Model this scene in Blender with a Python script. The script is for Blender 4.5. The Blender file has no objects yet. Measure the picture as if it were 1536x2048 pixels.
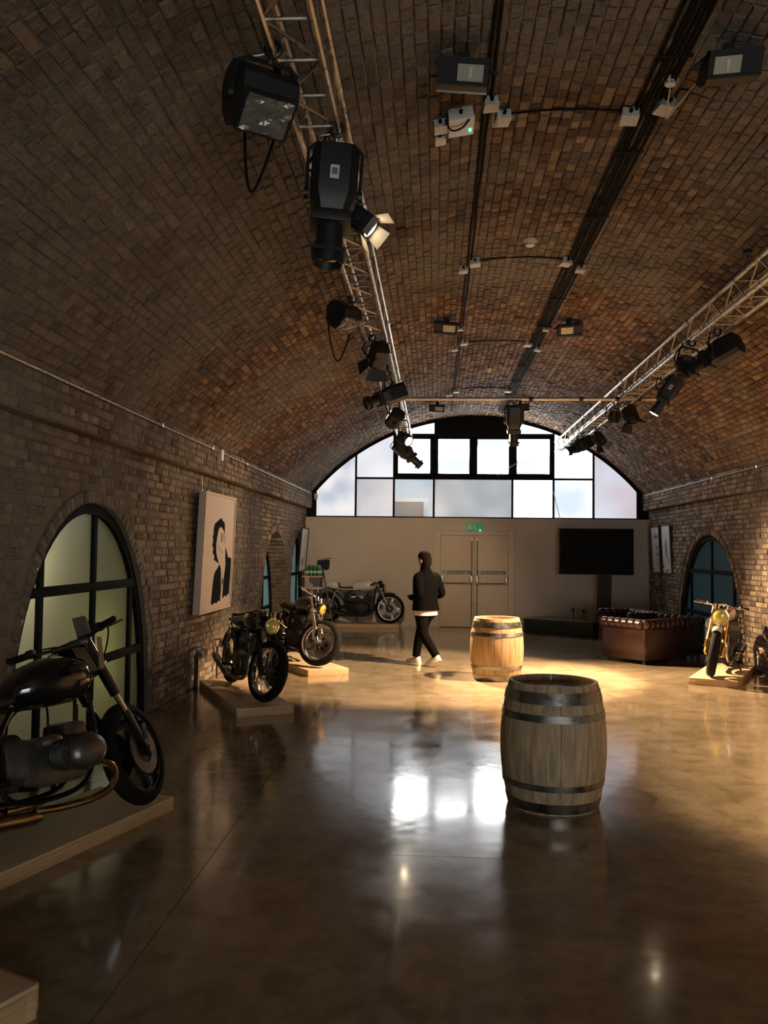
import bpy, bmesh, math, random
from mathutils import Vector, Matrix, Euler
random.seed(7)
SC = bpy.context.scene
COL = SC.collection
R = math.radians
PI = math.pi

# ------------------------------------------------------------------ camera, world, exposure
EYE = Vector((0, 0, 1.68))
CAMROT = Matrix.Rotation(R(3.501), 3, 'Z') @ Matrix.Rotation(R(92.549), 3, 'X') @ Matrix.Rotation(R(0.65), 3, 'Z')
cd = bpy.data.cameras.new('camera'); co = bpy.data.objects.new('camera', cd); COL.objects.link(co)
co.location = EYE; co.rotation_euler = CAMROT.to_euler()
cd.sensor_fit = 'VERTICAL'; cd.sensor_height = 24.0; cd.lens = 1680 / 2048 * 24.0
cd.clip_start = 0.05; cd.clip_end = 300
SC.camera = co
W = bpy.data.worlds.new('overcast_sky'); SC.world = W; W.use_nodes = True
W.node_tree.nodes['Background'].inputs[0].default_value = (0.66, 0.84, 0.98, 1)
W.node_tree.nodes['Background'].inputs[1].default_value = 1.0
SC.view_settings.view_transform = 'Standard'; SC.view_settings.look = 'None'
SC.view_settings.exposure = 0.0; SC.view_settings.gamma = 1.0; SC.view_settings.use_curve_mapping = False
SC.cycles.use_denoising = True
SC.cycles.use_adaptive_sampling = True; SC.cycles.adaptive_threshold = 0.08; SC.cycles.adaptive_min_samples = 16
SC.cycles.max_bounces = 6; SC.cycles.diffuse_bounces = 3; SC.cycles.glossy_bounces = 3
SC.cycles.transmission_bounces = 4; SC.cycles.caustics_reflective = False; SC.cycles.caustics_refractive = False
SC.cycles.sample_clamp_indirect = 4.0
# strength of everything that shines
WARM = (1.0, 0.68, 0.39)
SPOTS = {'truss_round': 9500.0, 'pole_end': 4300.0, 'barn_door': 1300.0, 'slotted': 420.0, 'far_right': 480.0}
PANE_FROST, PANE_CLEAR, PANE_FRONT = 0.86, 22.0, 10.5
GLASS_GLOW = 130.0

# ------------------------------------------------------------------ room numbers
XL, XR = -2.75, 4.50            # upper walls
XLL, XRL = -2.87, 4.62          # lower walls, set back under a band
YB, YF = 18.60, -5.0            # end walls
ZBAND = 2.58
CX = 0.5 * (XL + XR); HALF = 0.5 * (XR - XL); CROWN = 4.66; RISE = 1.70
RAD = (HALF * HALF + RISE * RISE) / (2 * RISE); ZC = CROWN - RAD; ZSPR = CROWN - RISE
def vault_z(x): return ZC + math.sqrt(max(RAD * RAD - (x - CX) ** 2, 0.01))

# ------------------------------------------------------------------ mesh helpers
class MB:
    def __init__(s): s.v = []; s.f = []
    def add(s, vs, fs):
        o = len(s.v); s.v += [tuple(v) for v in vs]; s.f += [tuple(i + o for i in f) for f in fs]; return s
    def box(s, a, b, bev=0.0, M=None):
        x0, y0, z0 = a; x1, y1, z1 = b
        if bev <= 0:
            vs = [(x0,y0,z0),(x1,y0,z0),(x1,y1,z0),(x0,y1,z0),(x0,y0,z1),(x1,y0,z1),(x1,y1,z1),(x0,y1,z1)]
            fs = [(3,2,1,0),(4,5,6,7),(0,1,5,4),(1,2,6,5),(2,3,7,6),(3,0,4,7)]
        else:
            bm = bmesh.new(); bmesh.ops.create_cube(bm, size=1)
            for v in bm.verts: v.co = Vector(((x0+x1)/2 + v.co.x*(x1-x0), (y0+y1)/2 + v.co.y*(y1-y0), (z0+z1)/2 + v.co.z*(z1-z0)))
            bmesh.ops.bevel(bm, geom=bm.edges[:], offset=bev, segments=2, affect='EDGES', profile=0.6)
            bm.verts.index_update(); vs = [v.co.copy() for v in bm.verts]; fs = [[v.index for v in f.verts] for f in bm.faces]; bm.free()
        if M is not None: vs = [M @ Vector(v) for v in vs]
        return s.add(vs, fs)
    def tube(s, pts, r, n=8, cap=True, closed=False):
        pts = [Vector(p) for p in pts]; m = len(pts); rs = r if isinstance(r, (list, tuple)) else [r] * m
        t0 = (pts[1] - pts[0]).normalized(); up = Vector((0, 0, 1)) if abs(t0.z) < 0.9 else Vector((1, 0, 0))
        nrm = t0.cross(up).normalized(); vs = []; fs = []
        for i, p in enumerate(pts):
            if closed: t = (pts[(i+1) % m] - pts[i-1]).normalized()
            elif i == 0: t = t0
            elif i == m - 1: t = (pts[-1] - pts[-2]).normalized()
            else: t = ((pts[i+1]-p).normalized() + (p-pts[i-1]).normalized()).normalized()
            nrm = (nrm - t * nrm.dot(t)).normalized(); b = t.cross(nrm)
            for k in range(n):
                a = 2 * PI * k / n; vs.append(p + (nrm * math.cos(a) + b * math.sin(a)) * rs[i])
        for i in range(m if closed else m - 1):
            j = (i + 1) % m
            for k in range(n): fs.append((i*n+k, i*n+(k+1) % n, j*n+(k+1) % n, j*n+k))
        if cap and not closed: fs.append(tuple(range(n-1, -1, -1))); fs.append(tuple((m-1)*n+k for k in range(n)))
        return s.add(vs, fs)
    def rod(s, a, b, r, n=8): return s.tube([a, b], r, n)
    def lathe(s, prof, n=24, M=None, a0=0.0, a1=2*PI, capends=False):
        """prof: (radius, z) pairs about local z."""
        full = abs(a1 - a0 - 2*PI) < 1e-6; m = n if full else n + 1; vs = []; fs = []
        for (r, z) in prof:
            for k in range(m):
                a = a0 + (a1 - a0) * k / n; vs.append(Vector((r*math.cos(a), r*math.sin(a), z)))
        for i in range(len(prof) - 1):
            for k in range(n):
                k2 = (k + 1) % m; fs.append((i*m+k, i*m+k2, (i+1)*m+k2, (i+1)*m+k))
        if capends:
            fs.append(tuple(range(m-1, -1, -1))); fs.append(tuple((len(prof)-1)*m+k for k in range(m)))
        if M is not None: vs = [M @ v for v in vs]
        return s.add(vs, fs)
    def loft(s, rings, cap=True):
        n = len(rings[0]); vs = [v for rg in rings for v in rg]; fs = []
        for i in range(len(rings) - 1):
            for k in range(n): fs.append((i*n+k, i*n+(k+1) % n, (i+1)*n+(k+1) % n, (i+1)*n+k))
        if cap: fs.append(tuple(range(n-1, -1, -1))); fs.append(tuple((len(rings)-1)*n+k for k in range(n)))
        return s.add(vs, fs)
    def prism(s, poly, ax, lo, hi):
        """extrude 2D polygon along axis ax (0,1,2); poly gives the two other coordinates in order."""
        def mk(p, w):
            c = list(p); c.insert(ax, w); return tuple(c)
        n = len(poly); vs = [mk(p, lo) for p in poly] + [mk(p, hi) for p in poly]
        fs = [tuple(range(n-1, -1, -1)), tuple(range(n, 2*n))] + [(k, (k+1) % n, n+(k+1) % n, n+k) for k in range(n)]
        return s.add(vs, fs)
    def ball(s, c, r, n=12, M=None):
        rx, ry, rz = r if isinstance(r, (list, tuple)) else (r, r, r); m = max(6, n // 2); vs = []; fs = []
        c = Vector(c)
        for i in range(m + 1):
            t = PI * i / m
            for k in range(n):
                a = 2*PI*k/n; v = Vector((rx*math.sin(t)*math.cos(a), ry*math.sin(t)*math.sin(a), rz*math.cos(t)))
                vs.append((M @ v if M is not None else v) + c)
        for i in range(m):
            for k in range(n): fs.append((i*n+k, (i+1)*n+k, (i+1)*n+(k+1) % n, i*n+(k+1) % n))
        return s.add(vs, fs)
    def xf(s, M): s.v = [tuple(M @ Vector(v)) for v in s.v]; return s
    def mesh(s, name, mat, smooth=35):
        me = bpy.data.meshes.new(name); me.from_pydata(s.v, [], s.f)
        bm = bmesh.new(); bm.from_mesh(me); bmesh.ops.recalc_face_normals(bm, faces=bm.faces[:]); bm.to_mesh(me); bm.free()
        if mat is not None: me.materials.append(mat)
        if smooth:
            me.shade_smooth(); me.set_sharp_from_angle(angle=R(smooth))
        return me
    def obj(s, name, mat, parent=None, smooth=35):
        return link(name, s.mesh(name, mat, smooth), parent)

def link(name, data, parent=None):
    o = bpy.data.objects.new(name, data); COL.objects.link(o)
    if parent is not None: o.parent = parent
    return o
def tag(o, label=None, cat=None, group=None, kind=None):
    if label: o['label'] = label
    if cat: o['category'] = cat
    if group: o['group'] = group
    if kind: o['kind'] = kind
    return o
def thing(name, label, cat, loc=(0,0,0), rz=0.0, group=None):
    o = link(name, None); o.location = loc; o.rotation_euler = (0, 0, rz); o.empty_display_size = 0.1
    return tag(o, label, cat, group)
def struct(name, label=None):
    o = link(name, None); o.empty_display_size = 0.1
    return tag(o, label, kind='structure')
def copy_tree(o, parent=None):
    c = o.copy(); COL.objects.link(c); c.parent = parent
    for ch in o.children: copy_tree(ch, c)
    return c
def frame(fwd, up=(0,0,1), loc=(0,0,0)):
    """4x4: local x -> fwd, local z -> close to up."""
    x = Vector(fwd).normalized(); u = Vector(up)
    if abs(x.dot(u.normalized())) > 0.98: u = Vector((0, 1, 0))
    y = u.cross(x).normalized(); z = x.cross(y)
    M = Matrix((x, y, z)).transposed().to_4x4(); M.translation = Vector(loc); return M
def zframe(zdir, loc=(0,0,0)):
    z = Vector(zdir).normalized(); u = Vector((0,0,1)) if abs(z.z) < 0.95 else Vector((1,0,0))
    x = u.cross(z).normalized(); y = z.cross(x)
    M = Matrix((x, y, z)).transposed().to_4x4(); M.translation = Vector(loc); return M
def curve_pts(ctrl, n=16):
    """Catmull-Rom through control points."""
    P = [Vector(p) for p in ctrl]; P = [2*P[0]-P[1]] + P + [2*P[-1]-P[-2]]; out = []
    for i in range(1, len(P) - 2):
        for k in range(n):
            t = k / n; a, b, c, d = P[i-1], P[i], P[i+1], P[i+2]
            out.append(0.5*((2*b) + (c-a)*t + (2*a-5*b+4*c-d)*t*t + (3*b-a-3*c+d)*t**3))
    out.append(P[-2]); return out
def pixel(p):
    d = CAMROT.transposed() @ (Vector(p) - EYE)
    if d.z > -0.05: return None
    return (768 + 1680*d.x/-d.z, 1024 - 1680*d.y/-d.z, -d.z)

# ------------------------------------------------------------------ materials
def mat(name, color, rough=0.5, metal=0.0, noise=0.0, nscale=8.0, bump=0.0, bscale=40.0, spec=0.5, emit=None, estr=0.0, rvar=0.0, color2=None, coat=0.0, stretch=None):
    m = bpy.data.materials.new(name); m.use_nodes = True; nt = m.node_tree; N = nt.nodes; L = nt.links
    b = N['Principled BSDF']; b.inputs['Base Color'].default_value = (*color, 1); b.inputs['Roughness'].default_value = rough
    b.inputs['Metallic'].default_value = metal; b.inputs['Specular IOR Level'].default_value = spec
    if coat: b.inputs['Coat Weight'].default_value = coat; b.inputs['Coat Roughness'].default_value = 0.06
    if emit: b.inputs['Emission Color'].default_value = (*emit, 1); b.inputs['Emission Strength'].default_value = estr
    if noise or bump or rvar:
        tc = N.new('ShaderNodeTexCoord'); src = tc.outputs['Object']
        if stretch:
            mp = N.new('ShaderNodeMapping'); mp.inputs['Scale'].default_value = stretch; L.new(src, mp.inputs[0]); src = mp.outputs[0]
    if noise or rvar:
        n = N.new('ShaderNodeTexNoise'); n.inputs['Scale'].default_value = nscale; n.inputs['Detail'].default_value = 3; L.new(src, n.inputs['Vector'])
    if noise:
        rmp = N.new('ShaderNodeValToRGB'); c2 = color2 or tuple(c*(1-noise) for c in color)
        rmp.color_ramp.elements[0].position = 0.32; rmp.color_ramp.elements[1].position = 0.68
        rmp.color_ramp.elements[0].color = (*c2, 1); rmp.color_ramp.elements[1].color = (*color, 1)
        L.new(n.outputs['Fac'], rmp.inputs[0]); L.new(rmp.outputs[0], b.inputs['Base Color'])
    if rvar:
        mr = N.new('ShaderNodeMapRange'); mr.inputs[1].default_value = 0.3; mr.inputs[2].default_value = 0.7
        mr.inputs[3].default_value = max(0.02, rough-rvar); mr.inputs[4].default_value = rough+rvar
        L.new(n.outputs['Fac'], mr.inputs[0]); L.new(mr.outputs[0], b.inputs['Roughness'])
    if bump:
        n2 = N.new('ShaderNodeTexNoise'); n2.inputs['Scale'].default_value = bscale; n2.inputs['Detail'].default_value = 2; L.new(src, n2.inputs['Vector'])
        bp = N.new('ShaderNodeBump'); bp.inputs['Strength'].default_value = bump; bp.inputs['Distance'].default_value = 0.01
        L.new(n2.outputs['Fac'], bp.inputs['Height']); L.new(bp.outputs[0], b.inputs['Normal'])
    return m

def lime_mask(N, L, pos, amt):
    """limewash and soot smeared over brick and joint alike, thickest on the near half of the vault."""
    n = N.new('ShaderNodeTexNoise'); n.inputs['Scale'].default_value = 0.5; n.inputs['Detail'].default_value = 3; L.new(pos, n.inputs['Vector'])
    sp = N.new('ShaderNodeSeparateXYZ'); L.new(pos, sp.inputs[0])
    g = N.new('ShaderNodeMapRange'); g.inputs[1].default_value = 10.5; g.inputs[2].default_value = 3.5; g.inputs[3].default_value = 0.0; g.inputs[4].default_value = 0.20; L.new(sp.outputs[1], g.inputs[0])
    h = N.new('ShaderNodeMapRange'); h.inputs[1].default_value = 2.2; h.inputs[2].default_value = -1.5; h.inputs[3].default_value = -0.07; h.inputs[4].default_value = 0.03; L.new(sp.outputs[0], h.inputs[0])
    a = N.new('ShaderNodeMath'); a.operation = 'ADD'; L.new(n.outputs['Fac'], a.inputs[0]); L.new(g.outputs[0], a.inputs[1])
    b = N.new('ShaderNodeMath'); b.operation = 'ADD'; L.new(a.outputs[0], b.inputs[0]); L.new(h.outputs[0], b.inputs[1])
    r = N.new('ShaderNodeMapRange'); r.inputs[1].default_value = 0.47; r.inputs[2].default_value = 0.66; r.inputs[4].default_value = amt; L.new(b.outputs[0], r.inputs[0])
    return r.outputs[0]
LIME = (0.235, 0.220, 0.188)
def brick_mat(name, single, warm, pale, dark, grey_amt=0.5):
    """tone per brick (mesh attribute, or object random for single bricks), broad soot and limewash in world space."""
    m = bpy.data.materials.new(name); m.use_nodes = True; nt = m.node_tree; N = nt.nodes; L = nt.links
    b = N['Principled BSDF']; b.inputs['Roughness'].default_value = 0.78; b.inputs['Specular IOR Level'].default_value = 0.35
    if single: t = N.new('ShaderNodeObjectInfo').outputs['Random']
    else:
        at = N.new('ShaderNodeAttribute'); at.attribute_name = 'tone'; t = at.outputs['Fac']
    rp = N.new('ShaderNodeValToRGB'); e = rp.color_ramp.elements
    e[0].position = 0.0; e[0].color = (*dark, 1); e[1].position = 1.0; e[1].color = (*pale, 1)
    k = e.new(0.30); k.color = (*[0.55*w+0.45*d for w, d in zip(warm, dark)], 1)
    k = e.new(0.55); k.color = (*warm, 1)
    k = e.new(0.82); k.color = (*[0.6*w+0.4*d for w, d in zip(warm, pale)], 1)
    L.new(t, rp.inputs[0])
    g = N.new('ShaderNodeNewGeometry'); pos = g.outputs['Position']
    def noise(sc, det=6, ro=0.6):
        n = N.new('ShaderNodeTexNoise'); n.inputs['Scale'].default_value = sc; n.inputs['Detail'].default_value = det; n.inputs['Roughness'].default_value = ro
        L.new(pos, n.inputs['Vector']); return n.outputs['Fac']
    def rng(src, a, b_, lo, hi):
        r = N.new('ShaderNodeMapRange'); r.inputs[1].default_value = a; r.inputs[2].default_value = b_; r.inputs[3].default_value = lo; r.inputs[4].default_value = hi
        L.new(src, r.inputs[0]); return r.outputs[0]
    def mix(mode, fac, a, b_):
        x = N.new('ShaderNodeMix'); x.data_type = 'RGBA'; x.blend_type = mode
        if isinstance(fac, float): x.inputs[0].default_value = fac
        else: L.new(fac, x.inputs[0])
        L.new(a, x.inputs[6])
        if isinstance(b_, tuple): x.inputs[7].default_value = (*b_, 1)
        else: L.new(b_, x.inputs[7])
        return x.outputs[2]
    c = rp.outputs[0]
    lime = N.new('ShaderNodeMath'); lime.operation = 'MULTIPLY'
    nine = noise(9, 3, 0.7); L.new(lime_mask(N, L, pos, grey_amt), lime.inputs[0]); L.new(rng(nine, 0.35, 0.6, 0.6, 1.0), lime.inputs[1])
    c = mix('MIX', lime.outputs[0], c, LIME)
    c = mix('MULTIPLY', rng(noise(0.9, 2), 0.50, 0.72, 0.0, 0.6), c, (0.25, 0.22, 0.2))
    fine = noise(32, 3, 0.7); c = mix('MULTIPLY', rng(fine, 0.35, 0.7, 0.0, 0.55), c, (0.35, 0.3, 0.27))
    L.new(c, b.inputs['Base Color'])
    bp = N.new('ShaderNodeBump'); bp.inputs['Strength'].default_value = 0.9; bp.inputs['Distance'].default_value = 0.022
    L.new(fine, bp.inputs['Height']); L.new(bp.outputs[0], b.inputs['Normal'])
    return m

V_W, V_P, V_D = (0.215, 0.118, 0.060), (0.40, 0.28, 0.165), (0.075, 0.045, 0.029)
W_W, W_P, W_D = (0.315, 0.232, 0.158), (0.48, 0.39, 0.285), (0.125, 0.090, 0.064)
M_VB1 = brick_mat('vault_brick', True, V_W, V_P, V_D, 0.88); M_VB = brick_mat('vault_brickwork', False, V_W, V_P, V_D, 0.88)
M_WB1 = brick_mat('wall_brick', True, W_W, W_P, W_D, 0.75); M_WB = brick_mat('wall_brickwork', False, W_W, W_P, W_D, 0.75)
def mortar_mat():
    m = mat('old_mortar', (0.10, 0.074, 0.052), 0.9); nt = m.node_tree; N = nt.nodes; L = nt.links; b = N['Principled BSDF']; b.inputs['Specular IOR Level'].default_value = 0.2
    g = N.new('ShaderNodeNewGeometry'); x = N.new('ShaderNodeMix'); x.data_type = 'RGBA'
    x.inputs[6].default_value = (0.095, 0.068, 0.047, 1); x.inputs[7].default_value = (*LIME, 1)
    L.new(lime_mask(N, L, g.outputs['Position'], 0.9), x.inputs[0]); L.new(x.outputs[2], b.inputs['Base Color']); return m
M_MORTAR = mortar_mat()
M_BLACK = mat('black_enamel', (0.012, 0.012, 0.013), 0.42, noise=0.3, nscale=20)
M_BLACKM = mat('black_matt_steel', (0.018, 0.018, 0.019), 0.62, bump=0.15, bscale=120)
M_FRAME = mat('window_steel', (0.012, 0.014, 0.016), 0.75, bump=0.1, bscale=60, spec=0.06)
M_ALU = mat('truss_aluminium', (0.62, 0.58, 0.52), 0.34, 1.0, rvar=0.12, nscale=30)
M_CHROME = mat('chrome', (0.82, 0.80, 0.77), 0.12, 1.0)
M_STEEL = mat('worn_steel', (0.42, 0.41, 0.39), 0.35, 1.0, noise=0.4, nscale=14, rvar=0.15)
M_ENGINE = mat('engine_alloy', (0.20, 0.195, 0.185), 0.42, 0.9, noise=0.45, nscale=12, bump=0.1)
M_ENGBLK = mat('engine_black', (0.012, 0.012, 0.012), 0.5, spec=0.3)
M_RUBBER = mat('tyre_rubber', (0.009, 0.0085, 0.008), 0.8, bump=0.4, bscale=90, spec=0.15)
M_WHITE = mat('white_plastic', (0.72, 0.71, 0.68), 0.45)
M_WALLW = mat('white_paint_wall', (0.62, 0.58, 0.53), 0.7, noise=0.06, nscale=2.5, bump=0.05, bscale=50)
M_DOORW = mat('cream_paint_door', (0.66, 0.58, 0.48), 0.55, noise=0.05, nscale=3)
M_CABLE = mat('cable_black', (0.010, 0.009, 0.008), 0.85, spec=0.1)
M_GREYBOX = mat('grey_box_plastic', (0.52, 0.52, 0.50), 0.5)
M_PINE = mat('pine_edge', (0.60, 0.40, 0.21), 0.5, noise=0.28, nscale=9, stretch=(0.5, 9, 9), bump=0.06)
M_PLY = mat('plywood_top', (0.64, 0.47, 0.28), 0.42, noise=0.22, nscale=7, stretch=(0.6, 7, 7))
# ------------------------------------------------------------------ floor
def floor_mat():
    m = bpy.data.materials.new('polished_concrete'); m.use_nodes = True; nt = m.node_tree; N = nt.nodes; L = nt.links
    b = N['Principled BSDF']; b.inputs['Specular IOR Level'].default_value = 0.62; b.inputs['Coat Weight'].default_value = 0.35
    g = N.new('ShaderNodeNewGeometry')
    def noise(sc, det=6, ro=0.6, dist=0.0):
        n = N.new('ShaderNodeTexNoise'); n.inputs['Scale'].default_value = sc; n.inputs['Detail'].default_value = det
        n.inputs['Roughness'].default_value = ro; n.inputs['Distortion'].default_value = dist; L.new(g.outputs['Position'], n.inputs['Vector']); return n.outputs['Fac']
    def rng(src, a, b_, lo, hi):
        r = N.new('ShaderNodeMapRange'); r.inputs[1].default_value = a; r.inputs[2].default_value = b_; r.inputs[3].default_value = lo; r.inputs[4].default_value = hi
        L.new(src, r.inputs[0]); return r.outputs[0]
    rp = N.new('ShaderNodeValToRGB'); e = rp.color_ramp.elements
    e[0].position = 0.25; e[0].color = (0.175, 0.138, 0.085, 1); e[1].position = 0.75; e[1].color = (0.36, 0.283, 0.185, 1)
    L.new(noise(0.75, 4, 0.62, 0.6), rp.inputs[0])
    mx = N.new('ShaderNodeMix'); mx.data_type = 'RGBA'; mx.blend_type = 'MULTIPLY'; mx.inputs[7].default_value = (0.62, 0.58, 0.53, 1)
    L.new(rng(noise(5, 3, 0.7, 0.4), 0.42, 0.66, 0, 0.75), mx.inputs[0]); L.new(rp.outputs[0], mx.inputs[6])
    L.new(mx.outputs[2], b.inputs['Base Color'])
    L.new(rng(noise(1.6, 4, 0.65, 0.5), 0.35, 0.68, 0.09, 0.23), b.inputs['Roughness'])
    L.new(rng(noise(2.2, 3, 0.6), 0.3, 0.7, 0.05, 0.12), b.inputs['Coat Roughness'])
    bp = N.new('ShaderNodeBump'); bp.inputs['Strength'].default_value = 0.10; bp.inputs['Distance'].default_value = 0.02
    L.new(noise(3.2, 2, 0.5), bp.inputs['Height']); L.new(bp.outputs[0], b.inputs['Normal']); 
    return m
M_FLOOR = floor_mat()
M_GROOVE = mat('floor_joint', (0.05, 0.042, 0.033), 0.8)
flo = struct('floor', 'polished brown concrete floor with mottled sheen')
# slabs between saw cuts; each slab is a part of the floor
cuts_x = [XLL - 0.7, -1.20, 2.05, XRL + 0.7]; cuts_y = [YF - 0.2, 4.7, 9.6, 14.4, YB + 0.3]
for i in range(3):
    for j in range(4):
        MB().box((cuts_x[i] + 0.002, cuts_y[j] + 0.002, -0.12), (cuts_x[i+1] - 0.002, cuts_y[j+1] - 0.002, 0.0)).obj('slab', M_FLOOR, flo, 0)
MB().box((cuts_x[0], cuts_y[0], -0.2), (cuts_x[-1], cuts_y[-1], -0.010)).obj('joint_filler', M_GROOVE, flo, 0)

# ------------------------------------------------------------------ bricks
def brick_geo(L_, H_, rnd, c=0.007, d=0.034):
    hx, hy = L_/2, H_/2; j = lambda a: rnd.uniform(-a, a)
    v = [(sx*hx, sy*hy, -d) for sx, sy in ((-1,-1),(1,-1),(1,1),(-1,1))]
    v += [(sx*hx + j(.003), sy*hy + j(.003), -c - abs(j(.004))) for sx, sy in ((-1,-1),(1,-1),(1,1),(-1,1))]
    v += [(sx*(hx-c) + j(.003), sy*(hy-c) + j(.002), j(.0025)) for sx, sy in ((-1,-1),(1,-1),(1,1),(-1,1))]
    f = [(8,9,10,11)]
    for a, b in ((0,4),(4,8)):
        for k in range(4): f.append((a+k, a+(k+1) % 4, b+(k+1) % 4, b+k))
    return v, f
RB = random.Random(11)
def unit_bricks(m, dims, H_):
    out = {}
    for key, L_ in dims:
        out[key] = []
        for k in range(6):
            v, f = brick_geo(L_, H_, RB); me = bpy.data.meshes.new('brick'); me.from_pydata(v, [], f); me.materials.append(m); out[key].append(me)
    return out
UB_V = unit_bricks(M_VB1, (('s', .2175), ('h', .1055)), .0695); UB_W = unit_bricks(M_WB1, (('s', .213), ('h', .101)), .064)
def lay(bricks, owner, units, m_mass, limit=300):
    """bricks: (centre, length_dir, height_dir, normal, L, H). The largest in the picture become objects, the rest one mesh."""
    def size(bk):
        c, u, w, n, L_, H_ = bk; p = pixel(c)
        if p is None or not (-10 < p[0] < 1546 and -10 < p[1] < 2058): return 0.0
        a = pixel(c + u*L_/2); b = pixel(c + w*H_/2)
        if a is None or b is None: return 0.0
        return abs((a[0]-p[0])*(b[1]-p[1]) - (a[1]-p[1])*(b[0]-p[0])) * (1.0 if n.dot(EYE - c) > 0 else 0.0)
    order = sorted(range(len(bricks)), key=lambda i: -size(bricks[i])); n1 = 0; single = set()
    for i in order:
        if n1 >= limit or size(bricks[i]) <= 0: break
        c, u, w, n, L_, H_ = bricks[i]
        if not (0.063 < H_ < 0.0700) or H_ == 0.066: continue
        key = 's' if abs(L_ - 0.215) < 0.006 else ('h' if abs(L_ - 0.103) < 0.006 else None)
        if key is None: continue
        o = link('brick', RB.choice(units[key]), owner)
        M = Matrix((u, w, n)).transposed().to_4x4() @ Euler((RB.uniform(-.05,.05), RB.uniform(-.04,.04), RB.uniform(-.025,.025))).to_matrix().to_4x4()
        M.translation = c + n * RB.uniform(-0.007, 0.009) + u * RB.uniform(-.003, .003); o.matrix_world = M
        single.add(i); n1 += 1
    V = []; Fc = []; tone = []
    for i, (c, u, w, n, L_, H_) in enumerate(bricks):
        if i in single: continue
        v, f = brick_geo(L_, H_, RB); o = len(V)
        rot = Euler((RB.uniform(-.05,.05), RB.uniform(-.04,.04), RB.uniform(-.025,.025))).to_matrix()
        c2 = c + n * RB.uniform(-0.007, 0.009) + u * RB.uniform(-.003, .003)
        for p in v:
            q = rot @ Vector(p); V.append(c2 + u*q.x + w*q.y + n*q.z)
        Fc += [tuple(k + o for k in ff) for ff in f]; tone += [RB.random()] * len(f)
    me = bpy.data.meshes.new('brickwork'); me.from_pydata(V, [], Fc); me.materials.append(m_mass)
    at = me.attributes.new('tone', 'FLOAT', 'FACE'); at.data.foreach_set('value', tone)
    tag(link('brickwork', me, owner), kind='stuff')

# vault
ceil = struct('ceiling', 'brown brick barrel vault')
A1 = math.asin(HALF / RAD)
nseg = 48; mb = MB(); Rm = RAD + 0.013
prof = [(CX + Rm*math.sin(-A1 - .02 + (2*A1 + .04)*k/nseg), ZC + Rm*math.cos(-A1 - .02 + (2*A1 + .04)*k/nseg)) for k in range(nseg+1)]
outp = [(CX + (x-CX)*1.05, ZC + (z-ZC)*1.05) for x, z in prof]
vs = []; fs = []
for y in (YF - 0.2, YB + 0.25): vs += [(x, y, z) for x, z in prof] + [(x, y, z) for x, z in outp]
n2 = nseg + 1
for k in range(nseg):
    fs += [(k, k+1, 2*n2+k+1, 2*n2+k), (n2+k, 3*n2+k, 3*n2+k+1, n2+k+1), (k, n2+k, n2+k+1, k+1), (2*n2+k, 2*n2+k+1, 3*n2+k+1, 3*n2+k)]
mb.add(vs, fs).obj('mortar_bed', M_MORTAR, ceil)
bl = []; da = 0.0755 / RAD; ncourse = int(2*A1 / da); da = 2*A1 / ncourse
for k in range(ncourse):
    a = -A1 + (k + .5) * da; n = Vector((-math.sin(a), 0, -math.cos(a))); w = Vector((math.cos(a), 0, -math.sin(a))); u = Vector((0, 1, 0))
    p0 = Vector((CX + RAD*math.sin(a), 0, ZC + RAD*math.cos(a)))
    header = (k % 5 != 2); st = 0.1115 if header else 0.2235; y = 0.6 - RB.uniform(0, .1) - (st/2 if k % 2 else 0)
    while y < YB + 0.1:
        bl.append((p0 + Vector((0, y + st/2, 0)), u, w, n, st - 0.006, 0.0695)); y += st
lay(bl, ceil, UB_V, M_VB)

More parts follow.
